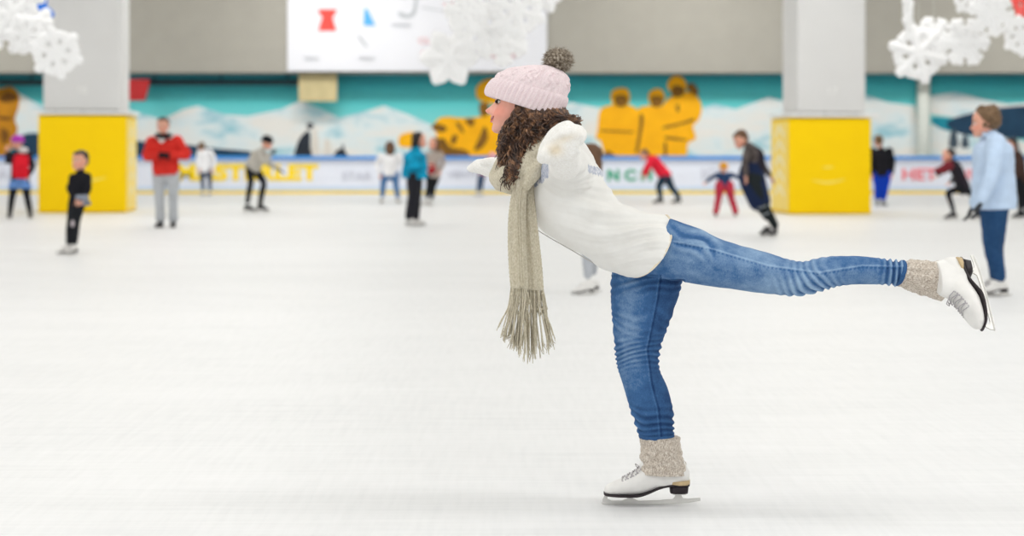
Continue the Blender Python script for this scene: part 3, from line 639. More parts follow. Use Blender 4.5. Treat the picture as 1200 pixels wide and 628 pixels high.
    # ---- sweater
    def R_(a, b, w, bl=(0,0)): return (M0(*a), M0(*b), w, (bl[0]/SK, 0, -bl[1]/SK))
    tor = loft([R_((735,320.5),(782,252.5),.186,(12,13)), R_((724,318.5),(773,250),.184,(9,9)), R_((704,311.5),(756,247),.166,(4,4)), R_((680,297.5),(738,240.5),.158), R_((655,283),(720.5,229.5),.152), R_((634,269.5),(708,207),.155), R_((623,250),(699,190),.165), R_((620,228),(689,174),.170), R_((620,206),(680,163),.150), R_((622,190),(666,156),.095), R_((622,178),(652,150),.06)], n=64, sub=5)
    slN = tube([M0(664,205,-.08), M0(664,198,-.20), M0(661,191,-.34), M0(659,184,-.47)], [.095,.078,.058,.042], n=24)
    slF = tube([M0(650,208,.08), M0(632,210,.22), M0(613,207,.38), M0(596,200,.53)], [.09,.072,.055,.040], n=24)
    def folds(co, no):
        X, Y = topix(co); w = nz(co, 4, 4, 4, 9); w2 = nz(co, 5, 5, 22, 4); w3 = nz(co, 12, 12, 12, 2)
        a = np.clip((X-640)/60, 0, 1)*np.clip((790-X)/30, 0, 1)
        q = (Y-.10*X)*.36+w*7
        d = .0075*a*(np.sin(q))**3*np.exp(-((Y-(250+(X-700)*.25))/48)**2)+.0085*w2*a+.002*w3
        ra = (abs((Y-168)-(X-684)*1.75) < 3)*0
        return co+no*d[:,None]
    me = remesh([tor, slN, slF], .0042, 5, fn=folds, name='sweater')
    co = cos_of(me); X, Y = topix(co)
    # lace yoke: scalloped patch round the neck
    r = np.hypot((X-618)*1.0, (Y-180)*.80); ang = np.arctan2(Y-180, X-618); edge = 31+1.8*abs(np.sin(ang*13))
    lace = ((r < edge)*(X < 643)*(co[:,1] < D0)).astype(float)
    l2 = ((abs(X-698) < 9)*(abs(Y-(201+.28*(X-698)-1.6*abs(np.sin(X*.9)))) < 4.5)*(co[:,1] < D0)).astype(float)
    attr(me, 'lace', np.clip(lace+l2*.8, 0, 1))
    m, nt, b = newmat('white_jersey_with_lace')
    a = N(nt, 'ShaderNodeAttribute', attribute_name='lace')
    v = N(nt, 'ShaderNodeTexVoronoi', Scale=95.0, feature='F1'); nt.links.new(coords(nt), v.inputs['Vector'])
    lc = ramp(nt, v.outputs['Distance'], [(.2, rgb(226,226,230)), (.5, rgb(182,188,204)), (.8, rgb(142,154,180))])
    n = N(nt, 'ShaderNodeTexNoise', Scale=14.0, Detail=4.0); nt.links.new(coords(nt), n.inputs['Vector'])
    wc = ramp(nt, n.outputs['Fac'], [(.3, rgb(232,230,225)), (.7, rgb(240,239,235))])
    mx = N(nt, 'ShaderNodeMix', data_type='RGBA'); nt.links.new(a.outputs['Fac'], mx.inputs[0]); nt.links.new(wc, mx.inputs[6]); nt.links.new(lc, mx.inputs[7]); nt.links.new(mx.outputs[2], b.inputs['Base Color'])
    b.inputs['Roughness'].default_value = .9; b.inputs['Specular IOR Level'].default_value = .1; b.inputs['Sheen Weight'].default_value = .1
    n2 = N(nt, 'ShaderNodeTexNoise', Scale=450.0, Detail=2.0); nt.links.new(coords(nt), n2.inputs['Vector'])
    bp = N(nt, 'ShaderNodeBump', Strength=.35, Distance=.001); nt.links.new(n2.outputs['Fac'], bp.inputs['Height']); nt.links.new(bp.outputs[0], b.inputs['Normal'])
    sweater = link('sweater', me, m, root)
    m_seam = mat('grey_seam', (176,172,164))
    MB().add(tube([M0(628,268.5,0), M0(645,279,0), M0(668,292,0), M0(690,305,0), M0(706,313.5,0)], [.0016]*5, n=6)).build('seam', m_seam, sweater)
    # hem band, cream lining showing below
    hA, hB, hl = M0(735,320.5), M0(782,252.5), Vector((12/SK, 0, -13/SK)); hc = (hA+hB)/2; hh = (hA-hB)/2
    def hemp(a, q, wq): return hc+hh*math.cos(a)*q+Vector((0, .186*math.sin(a)*wq, 0))+hl*max(0, -math.sin(a))*.92
    MB().add(tube([hemp(a, .985, .97) for a in np.linspace(0, 2*math.pi, 49)], [.0050]*49, n=8, sub=1, ends=False)).build('hem', mat('cream_lining', (232,220,198), rough=.9), sweater)

    # ---- mittens: fluffy
    m_mit = knit('white_fleece', (236,233,226), (243,241,236), (250,249,246), sc=180, bump=.5)
    def fluff(co, no): return co+no*(.0016*nz(co, 60, 60, 60, 7)+.002*nz(co, 22, 22, 22, 3))[:,None]
    mN = [tube([M0(637,184,-.53), M0(645,178,-.56), M0(658,169,-.58), M0(670,160,-.60), M0(676,158,-.60)], [(.020,.024),(.040,.040),(.056,.048),(.052,.042),(.034,.030)], side=M0(670,180,-.6)-M0(650,150,-.6), n=28),
          tube([M0(662,192,-.38), M0(661,186,-.48), M0(660,176,-.55)], [.052,.050,.046], n=20), ell(M0(642,180,-.61), (.026,.026,.024)), ell(M0(668,157.5,-.625), (.040,.026,.022))]
    def fluffN(co, no):
        X, Y = topix(co); nr = co[:,1] < D0-.5
        d = -.010*np.exp(-((X-651)/5.5)**2-((Y-(176-.5*(X-651)))/4)**2)-.007*np.exp(-((Y-(163-.45*(X-662)))/4.5)**2-((X-662)/13)**2)
        return co+no*(d*nr+.0016*nz(co, 60, 60, 60, 7)+.002*nz(co, 22, 22, 22, 3))[:,None]
    mm = remesh(mN, .0040, 6, fn=fluffN, name='mitten'); c_ = cos_of(mm); X, Y = topix(c_)
    attr(mm, 'cream', (c_[:,1] < D0-.45)*(np.exp(-((X-651)/9)**2-((Y-176)/7)**2)+.6*np.exp(-((Y-(163-.3*(X-662)))/5)**2-((X-662)/15)**2)))  # cream tint paints shading into the palm hollow and crease
    m2 = m_mit.copy(); m2.name = 'white_fleece_shaded_palm'; nt = m2.node_tree; b = nt.nodes['Principled BSDF']; src = b.inputs['Base Color'].links[0].from_socket
    a = N(nt, 'ShaderNodeAttribute', attribute_name='cream'); mx = N(nt, 'ShaderNodeMix', data_type='RGBA'); nt.links.new(a.outputs['Fac'], mx.inputs[0]); nt.links.new(src, mx.inputs[6]); mx.inputs[7].default_value = rgb(240,228,206); nt.links.new(mx.outputs[2], b.inputs['Base Color'])
    link('mitten', mm, m2, root)
    mF = [tube([M0(606,203,.45), M0(590,198.5,.53), M0(575,197,.58), M0(562,195.5,.62), M0(552,197.5,.64)], [(.045,.038),(.050,.036),(.054,.034),(.046,.026),(.026,.014)], side=(0,1,-.15), n=24),
          tube([M0(588,193,.50), M0(575,190.5,.50), M0(566,190.5,.50)], [.028,.021,.016], n=16)]
    blob('mitten', mF, m_mit, root, .0042, 6, fn=fluff)

    # ---- hat
    hu = (M0(650,138)-M0(571,112)).normalized()
    def ribs(t, th): return .0042*np.cos(th*46)*np.clip(math.sin(math.pi*min(1, t*1.02)), 0, 1)**1.1+.001
    m_hat = knit('pale_pink_wool', (232,212,214), (240,222,224), (247,234,235), sc=300, bump=.35)
    def HR(a, b, w): return (M0(*a), M0(*b), w)
    cuff = loft([HR((574,112.5),(649,136.5),.088), HR((570.5,112.5),(651.5,138),.097), HR((569,108.5),(657,133.5),.102), HR((570.8,102),(661.5,125.5),.104), HR((574.5,96),(664.5,118.5),.104), HR((579,91.5),(664.5,114),.100), HR((583,92),(660,112),.092)], n=320, sub=7, disp=ribs)
    def cables(t, th):
        c = 0
        a = th*9; rowp = t*30
        f = np.clip(math.sin(math.pi*min(1, t*1.15+.04)), 0, 1)**.7 if t < .85 else .3
        tw = np.sin(a*1.0); strand = np.cos(a*3+1.8*np.sin(rowp)*1.0)
        return f*(.0055*np.where(np.cos(a) > -.2, strand*np.abs(np.sin(rowp*.5+.4))+.4, -.5)+.0012*np.cos(th*60))
    crown = loft([HR((583,94),(661,117),.092), HR((580,91.5),(664,115),.098), HR((585,86.5),(667,104),.099), HR((595,81),(667,95),.092), HR((608,78.2),(663,87.5),.078), HR((622,76.3),(656.5,82),.056), HR((634,76),(648,78),.030), HR((640,75.6),(643,76),.006)], n=320, sub=9, disp=cables)
    hat = MB().add(crown).build('woolly_hat', m_hat, root); MB().add(cuff).build('cuff', m_hat, hat)
    pc = M0(653.5,71); rnd = random.Random(3)
    bb = MB(); bb.add(ell(pc, (.042,.042,.036), n=24, m=16))
    vs, fs = [], []
    for k in range(3000):
        u = Vector((rnd.gauss(0,1), rnd.gauss(0,1), rnd.gauss(0,1))).normalized(); L = rnd.uniform(.80,1.05)
        tip = pc+Vector((u.x*.058*L+.002, u.y*.055*L, u.z*.048*L)); t = u.cross(Vector((rnd.random(), rnd.random(), rnd.random()))).normalized()*.0011
        base = pc+Vector((u.x*.034, u.y*.034, u.z*.03)); j = Vector((rnd.gauss(0,.004), rnd.gauss(0,.004), rnd.gauss(0,.004)))
        s2 = u.cross(t).normalized()*.0011; n0 = len(bb.v); bb.v += [base+t, base-t*.5+s2, base-t*.5-s2, tip+j]; bb.f += [(n0,n0+1,n0+3), (n0+1,n0+2,n0+3), (n0+2,n0,n0+3)]
    m, nt, b = newmat('grey_brown_fur'); n = N(nt, 'ShaderNodeTexNoise', Scale=110.0, Detail=4.0); nt.links.new(coords(nt), n.inputs['Vector'])
    nt.links.new(ramp(nt, n.outputs['Fac'], [(.35, rgb(92,80,68)), (.5, rgb(142,128,110)), (.65, rgb(206,196,180))]), b.inputs['Base Color']); b.inputs['Roughness'].default_value = .9
    bb.build('pompom', m, hat)

    # ---- hair: long loose curls
    m, nt, b = newmat('brown_curly_hair'); n = N(nt, 'ShaderNodeTexNoise', Scale=48.0, Detail=5.0); nt.links.new(coords(nt), n.inputs['Vector'])
    nt.links.new(ramp(nt, n.outputs['Fac'], [(.32, rgb(36,22,16)), (.5, rgb(82,56,40)), (.70, rgb(164,120,84))]), b.inputs['Base Color']); b.inputs['Roughness'].default_value = .42; b.inputs['Specular IOR Level'].default_value = .5
    m_hair = m; rnd = random.Random(11); bb = MB()
    bb.add(remesh_piece([tube([M0(624,128,-.030), M0(616,148,-.040), M0(606,168,-.050), M0(600,186,-.06)], [(.040,.035),(.046,.035),(.036,.03),(.012,.012)], side=(1,0,.2), n=20),
        tube([M0(640,128,0), M0(638,140,0), M0(626,158,-.01)], [.066,.058,.03], n=20), tube([M0(654,134,-.01), M0(655,142,-.01)], [.035,.022], n=16),
        tube([M0(615,140,.05), M0(603,160,.06), M0(598,180,.06)], [.03,.03,.012], n=16)], .006))
    def strand(p0, p1, p2, p3, rad, amp, turns, ph):
        n = 30; pts = []; p = [np.array(q, float) for q in (p0, p1, p2, p3)]
        for i in range(n+1):
            t = i/n; c = (1-t)**3*p[0]+3*(1-t)**2*t*p[1]+3*(1-t)*t*t*p[2]+t**3*p[3]; a = ph+turns*2*math.pi*t; am = amp*min(1, t*3)
            pts.append(c+np.array([math.cos(a)*am, math.sin(a)*am, math.sin(a*1.0+.7)*am*.5]))
        return tube([pts[i] for i in range(0, n+1)], [rad*(1-.65*(i/n)**2) for i in range(n+1)], n=5, sub=1)
    front = [(588,160),(584,168),(584,178),(582,188),(584,198),(588,208),(594,220),(598,218),(602,208),(607,200),(611,190),(617,184),(623,178),(629,171),(636,164),(644,156),(650,151)]
    for k in range(1150):
        u = rnd.random()**.85; near = rnd.random() < .8
        lat = -rnd.uniform(.045,.108) if near else rnd.uniform(-.04,.10)
        if rnd.random() < .14: u = rnd.uniform(.62, 1); end = (rnd.uniform(658,679), rnd.uniform(140,153)); lat *= .8
        else:
            v = u*1.02+rnd.gauss(0,.13); i = min(len(front)-1, max(0, int(v*len(front)))); e = front[i]; sft = rnd.uniform(.25, 1)**.7
            cen = (606+u*34, 150); end = (cen[0]+(e[0]-cen[0])*sft+rnd.uniform(-2,2), cen[1]+(e[1]-cen[1])*sft+rnd.uniform(-3,3))
        sx = 605+u*60; sy = 119+(sx-600)*.17; amp = rnd.uniform(.005,.0115)
        hw = .080*math.sqrt(max(.05, 1-((sx-622)/48)**2)); l0 = max(-hw, min(hw, lat))
        s0 = M0(sx, sy, l0); endp = M0(end[0], end[1], lat*rnd.uniform(.85,1.2)-.01)
        L = (endp-s0).length
        c1 = M0(sx+rnd.uniform(-5,5), sy+12+rnd.uniform(0,8), l0*1.15-.018*near); c2 = endp+Vector((rnd.uniform(-.012,.02), -.012*near, L*.33))
        bb.add(strand(s0, c1, c2, endp, rnd.uniform(.0016,.0040), amp, max(1.2, L/rnd.uniform(.030,.055)), rnd.random()*6.28))
    # a lock curling under the scarf knot
    for k in range(60):
        ex = rnd.uniform(588,606); bb.add(strand(M0(rnd.uniform(600,622),rnd.uniform(150,172), -.105), M0(rnd.uniform(594,612),186,-.135), M0(ex+2,200,-.155), M0(ex,rnd.uniform(204,223)-(ex > 600)*6,-.150), rnd.uniform(.0018,.0038), rnd.uniform(.005,.009), rnd.uniform(2,3.5), rnd.random()*6))
    for k in range(16):
        j = rnd.uniform(-3, 3); bb.add(strand(M0(608,170+j,-.10), M0(592+j,190,-.12), M0(586,212+j,-.12), M0(606+j,220+j*.6,-.12), .003, .006, 3.5, rnd.random()*6))
    hair = bb.build('hair', m_hair, root)

    # ---- scarf
    m_sc = knit('beige_knit_scarf', (186,176,152), (201,192,170), (216,209,190), sc=210, bump=.7, stretch=(1,1,.6))
    def loopf(co, no): return co+no*(.0022*nz(co, 30, 30, 30, 2)+.0035*np.sin(nz(co, 7, 7, 7, 5)*9))[:,None]
    path = [(636,158,-.06),(628,175,-.105),(618,193,-.125),(607,207,-.12),(596,214,-.09),(588,212,-.03),(586,204,.03),(592,190,.09),(606,172,.11),(625,155,.08),(637,150,0),(636,158,-.06)]
    rr = [(.030,.020),(.030,.022),(.032,.024),(.034,.028),(.036,.032),(.038,.034),(.036,.032),(.034,.026),(.032,.022),(.030,.020),(.030,.020),(.030,.020)]
    loop = tube([M0(a, b, c) for a, b, c in path], rr, side=(.6,.3,-1), n=20, ends=False, sub=5)
    loop2 = tube([M0(640,172,-.09), M0(632,190,-.125), M0(624,205,-.14), M0(615,216,-.14)], [(.022,.016),(.024,.018),(.024,.018),(.022,.016)], side=(1,0,0), n=16)
    lump = tube([M0(605,212,-.11), M0(596,206,-.115), M0(590,209,-.10), M0(590,216,-.085)], [.032,.034,.032,.022], n=16)
    scarf = link('scarf', remesh([loop, loop2, lump], .0036, 4, fn=loopf, name='scarf'), m_sc, root)
    def tailm(rows, th, dy, ph):
        rg = []
        for y, xa, xb, dz in rows: rg.append((M0(xa, y, dy+dz), M0(xb, y, dy+dz), th))
        def dp(t, a): return .0030*np.sin(np.cos(a)*7+ph+t*1.5)+.0008*np.sin(t*260)
        return loft(rg, n=64, sub=14, disp=dp)
    t1 = tailm([(205,604,622,0), (225,600.5,618,0), (250,597,616.5,0), (280,596,616,.0), (310,597,617.5,0), (338,599,618.5,.0)], .013, -.125, 0)
    t2 = tailm([(200,610,628,0), (225,609,625,0), (250,609,627.5,0), (280,610,631,0), (310,611.5,634.5,0), (340,613.5,637,0)], .011, -.088, 2)
    t3 = tailm([(205,606,622,0), (240,605,613,0), (290,606,613,0), (337,608,614,0)], .007, -.140, 1)
    def tf(co, no): return co+no*(.0018*nz(co, 26, 26, 5, 8))[:,None]
    for t in (t1, t2, t3): MB().add(t).build('scarf_tail', m_sc, scarf)
    bb = MB(); rnd = random.Random(5)
    for k in range(58):                                   # fringe tassels
        u = rnd.random(); xs = 599+u*38; ys = 337+u*3; dy = -.125+.037*(u > .5)+rnd.uniform(-.008,.008)
        xe = 584+u**1.05*64+rnd.uniform(-5,5); ye = np.interp(xe, [582,590,602,617,632,645,650], [392,402,414,430,422,415,410])-abs(rnd.gauss(0,1))*9
        mid = M0(xs+(xe-xs)*.30+rnd.uniform(-2,2), ys+22+rnd.uniform(-4,4), dy+rnd.uniform(-.01,.01)); m2 = M0(xs+(xe-xs)*.7+rnd.uniform(-1.5,1.5), (ys+ye)/2+14, dy+rnd.uniform(-.02,.02))
        bb.add(tube([M0(xs, ys-3, dy), mid, m2, M0(xe, ye, dy+rnd.uniform(-.03,.03))], [.0026,.0026,.0022,.0010], n=5, sub=5))
        for q in range(2):
            o = rnd.uniform(-2.5,2.5); bb.add(tube([mid, m2.lerp(M0(xe+o, ye, dy), .4), M0(xe+o*1.6, ye-rnd.uniform(0,10), dy+rnd.uniform(-.02,.02))], [.0020,.0018,.0007], n=5, sub=4))
    for i in range(7):                                    # knotted net at the top of the fringe
        for j in range(3):
            x = 600+i*5.9+(j % 2)*2.9; y = 341+j*9; 
            bb.add(ell(M0(x, y+3, -.125+.037*(i > 3)), (.0048,.0048,.006), n=8, m=6))
            for s in (-1, 1): bb.add(tube([M0(x, y+3, -.12+.037*(i > 3)), M0(x+s*2.95, y+12, -.12+.037*(i > 3))], [.0026,.0026], n=5, sub=2))
    bb.build('fringe', m_sc, scarf)

    # ---- socks
    m_so = knit('oatmeal_wool_sock', (158,144,130), (202,190,176), (232,225,215), sc=150, bump=.9, stretch=(1.6,1.6,.8))
    m_so2 = knit('oatmeal_wool_sock_leg', (158,144,130), (202,190,176), (232,225,215), sc=150, bump=.9, stretch=(.8,1.6,1.6))
    def sockd(t, th): return (1-t**5)*(1-.5*(1-t)**8)*1.0*( .0022*np.sin(th*11)*1.0+.0034*np.sin(th*5.5+math.sin(t*14)*1.2)*np.sin(t*26)+.0012*np.sin(th*44)*np.sin(t*120))
    ss = loft([(M0(751,511,.08), M0(794,511,.08), .060), (M0(749.5,514,.08), M0(796,513,.08), .063), (M0(751.5,523,.08), M0(797.5,523,.08), .062), (M0(751,533,.08), M0(799.5,534,.08), .058), (M0(751.5,543,.08), M0(803,543,.08), .054), (M0(749,550,.08), M0(805.8,550,.08), .052), (M0(747.5,554.5,.08), M0(807,556,.08), .050)], n=220, sub=12, disp=sockd)
    MB().add(ss).build('sock', m_so, root)
    sr = loft([(M0(1050.5,333,-.12), M0(1060,306.5,-.12), .054), (M0(1058,337,-.12), M0(1069,305,-.12), .057), (M0(1070,342,-.12), M0(1083,306,-.12), .057), (M0(1083,346,-.125), M0(1097,306.5,-.125), .056), (M0(1094,350,-.13), M0(1107,307,-.13), .056), (M0(1102,353,-.13), M0(1115,307,-.13), .062)], n=220, sub=12, disp=sockd)
    MB().add(sr).build('sock', m_so2, root)

    # ---- skates
    p = M0(758, 597, .08)
    add_skate(root, Matrix(((-1,0,0,p.x),(0,-1,0,p.y),(0,0,1,.0005),(0,0,0,1))), m_white_leather)
    T = Vector(RT).normalized(); U = Vector(RU); U = (U-T*U.dot(T)).normalized(); Lt = U.cross(T)
    m = Matrix((T, Lt, U)).transposed().to_4x4(); hc = S3(808, 568)
    m.translation = M0(1119, 306.5, -.10)-m.to_3x3() @ hc
    add_skate(root, m, m_white_leather)
RT = (-.03, -.74, -.64); RU = (-1, -.22, -.02)
def remesh_piece(ps, vx):
    me = remesh(ps, vx, 4); v = [v.co.copy() for v in me.vertices]; f = [tuple(p.vertices) for p in me.polygons]; bpy.data.meshes.remove(me); return v, f
skater()
# ================================================================== THE OTHER PEOPLE
m_bgskin = skin_mat('skin_far', (228,170,146))
def cloth(name, c, **k): k.setdefault('var', .07); k.setdefault('nscale', 9); k.setdefault('bump', .3); k.setdefault('bscale', 60); k.setdefault('spec', .15); return mat(name, c, rough=.88, **k)
def figure(label, fy, head, phi, sh, el, wr, hip, kn, an, top, pants, hs=1.0, hphi=None, tilt=0, roll=0, build=1.0, hair=None, hairkind='short', hat=None, glove=None, shoes='skate', shoecol=None, footphi=None,
           hem=None, group='skaters out on the ice', sleeves=True, facing_hands=(0,0,1), topw=1.0, scale=None, topd=1.0, legw=1.0, tophem=0.0, fl=0.0):
    d = CH*F/(fy-HY); s = scale or 1.0; k = d/F
    hs *= 1.0 if glove and 'charcoal' in glove.name and hairkind == 'curly' else 1.10
    def P(q): return W(q[0], q[1], d+(q[2] if len(q) > 2 else 0))
    hphi = phi if hphi is None else hphi; footphi = footphi or (phi, phi)
    H = P(head); shP = [P(q) for q in sh]; elP = [P(q) for q in el]; wrP = [P(q) for q in wr]; hipP = [P(q) for q in hip]; knP = [P(q) for q in kn]; anP = [P(q) for q in an]
    fx = (anP[0]+anP[1])/2; root = empty('person', (fx.x, fx.y, 0)); tag(root, label, 'person', group)
    fwd = face_dir(phi); side = Vector((fwd.y, -fwd.x, 0)); side = side.normalized()
    sd = (shP[1]-shP[0]); nk = (shP[0]+shP[1])/2; hp = (hipP[0]+hipP[1])/2
    HMx = frame_mat(H, face_dir(hphi, tilt), Vector((math.sin(math.radians(roll)), 0, math.cos(math.radians(roll)))))
    vx = max(.006, .0085*s)
    def chain(pts, rs, n=14): return tube(pts, [r*s*build for r in rs], n=n)
    body = [xf_piece(head_piece(hs), HMx), tube([H+HMx.to_3x3() @ Vector((0,-.02*hs,-.07*hs)), nk+Vector((0,0,.02*s))], [.05*s, .055*s])]
    ax = (nk-hp).normalized()
    mid = nk.lerp(hp, .5)
    body.append(tube([nk-ax*.05*s, mid, hp+ax*.03], [(.13*s*build, .07*s*build), (.11*s*build, .07*s*build), (.12*s*build, .075*s*build)], side=side, n=20))
    for i in (0, 1):
        body.append(tube([shP[i], elP[i], wrP[i]], [.040*s, .033*s, .022*s])); body.append(tube([hipP[i], knP[i], anP[i]], [.065*s, .042*s, .032*s]))
    for i in (0, 1):                                      # ears
        body.append(ell(HMx @ Vector(((-1,1)[i]*.074*hs, -.005*hs, -.012*hs)), (.010*hs,.018*hs,.030*hs), HMx.to_3x3()))
    gl = []
    for i in (0, 1):
        dd = (wrP[i]-elP[i]).normalized(); pn = fwd if abs(dd.dot(fwd)) < .8 else Vector((0,0,-1))
        hp_ = hand_pieces(wrP[i], dd, pn, .95*s if not glove else 1.1*s, .55, 1 if i else -1, thick=1.0 if not glove else 1.3)
        if glove: gl.append(hp_)
        else: body += hp_
    bo = blob('body', body, m_bgskin, root, max(.0055, .0068*s), 2)
    for a_ in ('lips', 'blush'): pass
    L = np.array([HMx.inverted() @ Vector(c) for c in cos_of(bo.data)])/hs
    attr(bo.data, 'lips', (.7*np.exp(-((L[:,2]+.0605)/.008)**4)*np.exp(-(L[:,0]/.024)**4)*(L[:,1] > .085)))
    attr(bo.data, 'blush', (.4*np.exp(-((abs(L[:,0])-.045)/.024)**2-((L[:,2]+.035)/.028)**2)*(L[:,1] > .0)))
    for q in (-1, 1):
        e_ = MB().add(ell(HMx @ (Vector((q*.031, .082, -.002))*hs), (.0115*hs,.0095*hs,.0085*hs), HMx.to_3x3(), 10, 7)).build('eye', m_eyewhite, root)
        MB().add(ell(HMx @ (Vector((q*.031, .0885, -.002))*hs), (.0055*hs,.005*hs,.0055*hs), HMx.to_3x3(), 8, 6)).build('iris', m_pupil, e_)
        MB().add(tube([HMx @ (Vector((q*a, b, c))*hs) for a, b, c in ((.014,.094,.015), (.028,.094,.020), (.044,.082,.015))], [.0022*hs,.003*hs,.0015*hs], n=6)).build('eyebrow', mat('brow_hair', (74,50,38)), root)
    for i, hp_ in enumerate(gl): blob('glove', hp_, glove, root, .0065, 2)
    # top
    tp = [tube([nk+ax*.015*s, nk-ax*.06*s, mid, hp+ax*.04*s, hp-ax*(.045+tophem)*s], [(.075*s*topw, .06*s), (.175*s*topw*build, .105*s*topd*build), (.160*s*topw*build, .115*s*topd*build), (.165*s*topw*build, .125*s*topd*build), (.168*s*topw*build, .125*s*topd*build)], side=side, n=26, flat=True)]
    for i in (0, 1): tp.append(tube([shP[i]-ax*.02*s, shP[i].lerp(elP[i], .5), elP[i], elP[i].lerp(wrP[i], .92)], [.078*s*topw, .064*s*topw, .056*s*topw, .044*s*topw]))
    tp.append(tube([nk+Vector((0,0,.0)), nk+(H-nk)*.30], [.075*s, .062*s]))
    def fd(co, no): return co+no*(.005*s*nz(co, 9, 9, 14, fy)+.004*s*nz(co, 3, 3, 24, px_seed(fy)))[:,None]
    t = blob('jacket' if isinstance(top, tuple) and False else 'top', tp, top, root, vx*1.15, 4, fn=fd)
    # trousers
    tr = [tube([hp+ax*.07*s, hp, hp-Vector((0,0,.06*s))], [(.145*s*build, .10*s*build), (.165*s*build*legw, .115*s*build), (.15*s*build*legw, .11*s*build)], side=side, n=22)]
    for i in (0, 1): tr.append(tube([hipP[i], hipP[i].lerp(knP[i], .5), knP[i], knP[i].lerp(anP[i], .4), anP[i]], [.095*s*legw*build, .085*s*legw*build, .064*s*legw, .062*s*legw, .050*s*(legw+fl)], n=18))
    def fp(co, no): return co+no*(.004*s*nz(co, 10, 10, 18, fy+3))[:,None]
    trs = blob('trousers', tr, pants, root, vx*1.15, 4, fn=fp)
    # hair / hat
    m_h = hair
    def HV(x, y, z): return HMx @ (Vector((x, y, z))*hs)
    if hat is not None:
        ht = [ell(HV(0,-.010,.050), (.094*hs,.108*hs,.080*hs), HMx.to_3x3(), 24, 16), tube([HV(0,-.015,.028), HV(0,-.010,.055)], [(.090*hs,.104*hs),(.092*hs,.106*hs)], side=HMx.to_3x3() @ Vector((1,0,0)), n=24, ends=False)]
        hb = MB(); hb.add(remesh_piece(ht, .007)); ho = hb.build('hat', hat, root)
        MB().add(tube([HV(.094*math.cos(a), -.012+.106*math.sin(a), .022+.010*math.sin(a)) for a in np.linspace(0, 2*math.pi, 17)], [.012*hs]*17, n=8, sub=2, ends=False)).build('brim', hat, ho)
    if m_h is not None and hairkind != 'none':
        if hairkind == 'short': hp2 = [ell(HV(0,-.022,.042), (.084*hs,.094*hs,.078*hs), HMx.to_3x3(), 20, 14), ell(HV(0,-.045,-.010), (.078*hs,.068*hs,.060*hs), HMx.to_3x3(), 20, 14), ell(HV(0,.035,.078), (.060*hs,.046*hs,.030*hs), HMx.to_3x3())]
        elif hairkind == 'bun': hp2 = [ell(HV(0,-.022,.040), (.083*hs,.094*hs,.076*hs), HMx.to_3x3(), 20, 14), ell(HV(0,-.045,-.010), (.074*hs,.062*hs,.050*hs), HMx.to_3x3()), ell(HV(0,-.115,.03), (.034*hs,.034*hs,.034*hs), HMx.to_3x3())]
        elif hairkind == 'curly': 
            hp2 = [ell(HV(0,-.025,.045), (.092*hs,.100*hs,.082*hs), HMx.to_3x3(), 20, 14), ell(HV(0,-.050,-.010), (.088*hs,.074*hs,.066*hs), HMx.to_3x3())]; rr = random.Random(4)
            for q in range(70):
                a = rr.uniform(0, 6.28); z = rr.uniform(-.05,.12); R_ = math.sqrt(max(.05, 1-((z-.03)/.10)**2)); y = -.03+.095*math.sin(a)*R_
                if y > .035 and z < .06: continue
                hp2.append(ell(HV(.086*math.cos(a)*R_, y, z), (.02*hs,)*3, None, 8, 6))
        else: 
            hp2 = [ell(HV(0,-.020,.040), (.086*hs,.096*hs,.080*hs), HMx.to_3x3(), 20, 14), tube([HV(0,-.05,.02), HV(0,-.062,-.07), HV(0,-.055,-.15)], [(.084*hs,.055*hs),(.084*hs,.050*hs),(.060*hs,.032*hs)], side=HMx.to_3x3() @ Vector((1,0,0)), n=20)]
            for q in (-1, 1): hp2.append(tube([HV(q*.070,.0,.03), HV(q*.078,-.005,-.04), HV(q*.072,-.01,-.12)], [.026*hs,.026*hs,.016*hs]))
        def hf(co, no): return co+no*(.004*nz(co, 40, 40, 14, 3))[:,None]
        blob('hair', hp2, m_h, root, .0065, 2, fn=hf)
    # feet
    for i in (0, 1):
        a = anP[i]; fdir = face_dir(footphi[i]) if not isinstance(footphi[i], tuple) else Vector(footphi[i]).normalized()
        shin = (a-knP[i]).normalized()
        up = Vector((0,0,1))
        if isinstance(footphi[i], tuple): up = -shin
        m = frame_mat((0,0,0), fdir.cross(up).cross(fdir) if False else up, up) if False else None
        T = fdir.normalized(); U = (up-T*up.dot(T)).normalized(); Lt = U.cross(T); mm_ = Matrix((T, Lt, U)).transposed().to_4x4()
        fs = .92*s
        if shoes == 'skate':
            anchor = Vector(((758-780)/SK, 0, .185))*fs; mm_.translation = a-mm_.to_3x3() @ anchor
            if not isinstance(footphi[i], tuple) and a.z < .34*s: mm_.translation.z = .001
            add_skate(root, mm_, shoecol or m_white_leather, hi=False, s=fs)
        else:
            base = Vector((a.x, a.y, .0)); 
            b_ = [tube([base-T*.055*s+Vector((0,0,.042*s)), base+T*.06*s+Vector((0,0,.040*s)), base+T*.145*s+Vector((0,0,.032*s))], [(.036*s,.038*s),(.044*s,.036*s),(.038*s,.028*s)], side=Lt, n=16), tube([a, base+Vector((0,0,.05*s))], [.045*s,.045*s])]
            so = blob('shoe', b_, shoecol, root, .006, 2)
            MB().add(loft([(base+T*.165*s+Vector((0,0,.001)), base-T*.09*s+Vector((0,0,.001)), .046*s), (base+T*.165*s+Vector((0,0,.018*s)), base-T*.09*s+Vector((0,0,.018*s)), .046*s)], n=20, sub=1, lat=Lt, power=.8)).build('sole', m_black_sole, so)
    root['d'] = d; return root, P, HMx, bo, t, trs
def px_seed(a): return (a*7.3) % 50
def delprops(o):
    if 'd' in o.keys(): del o['d']
C_ = cloth
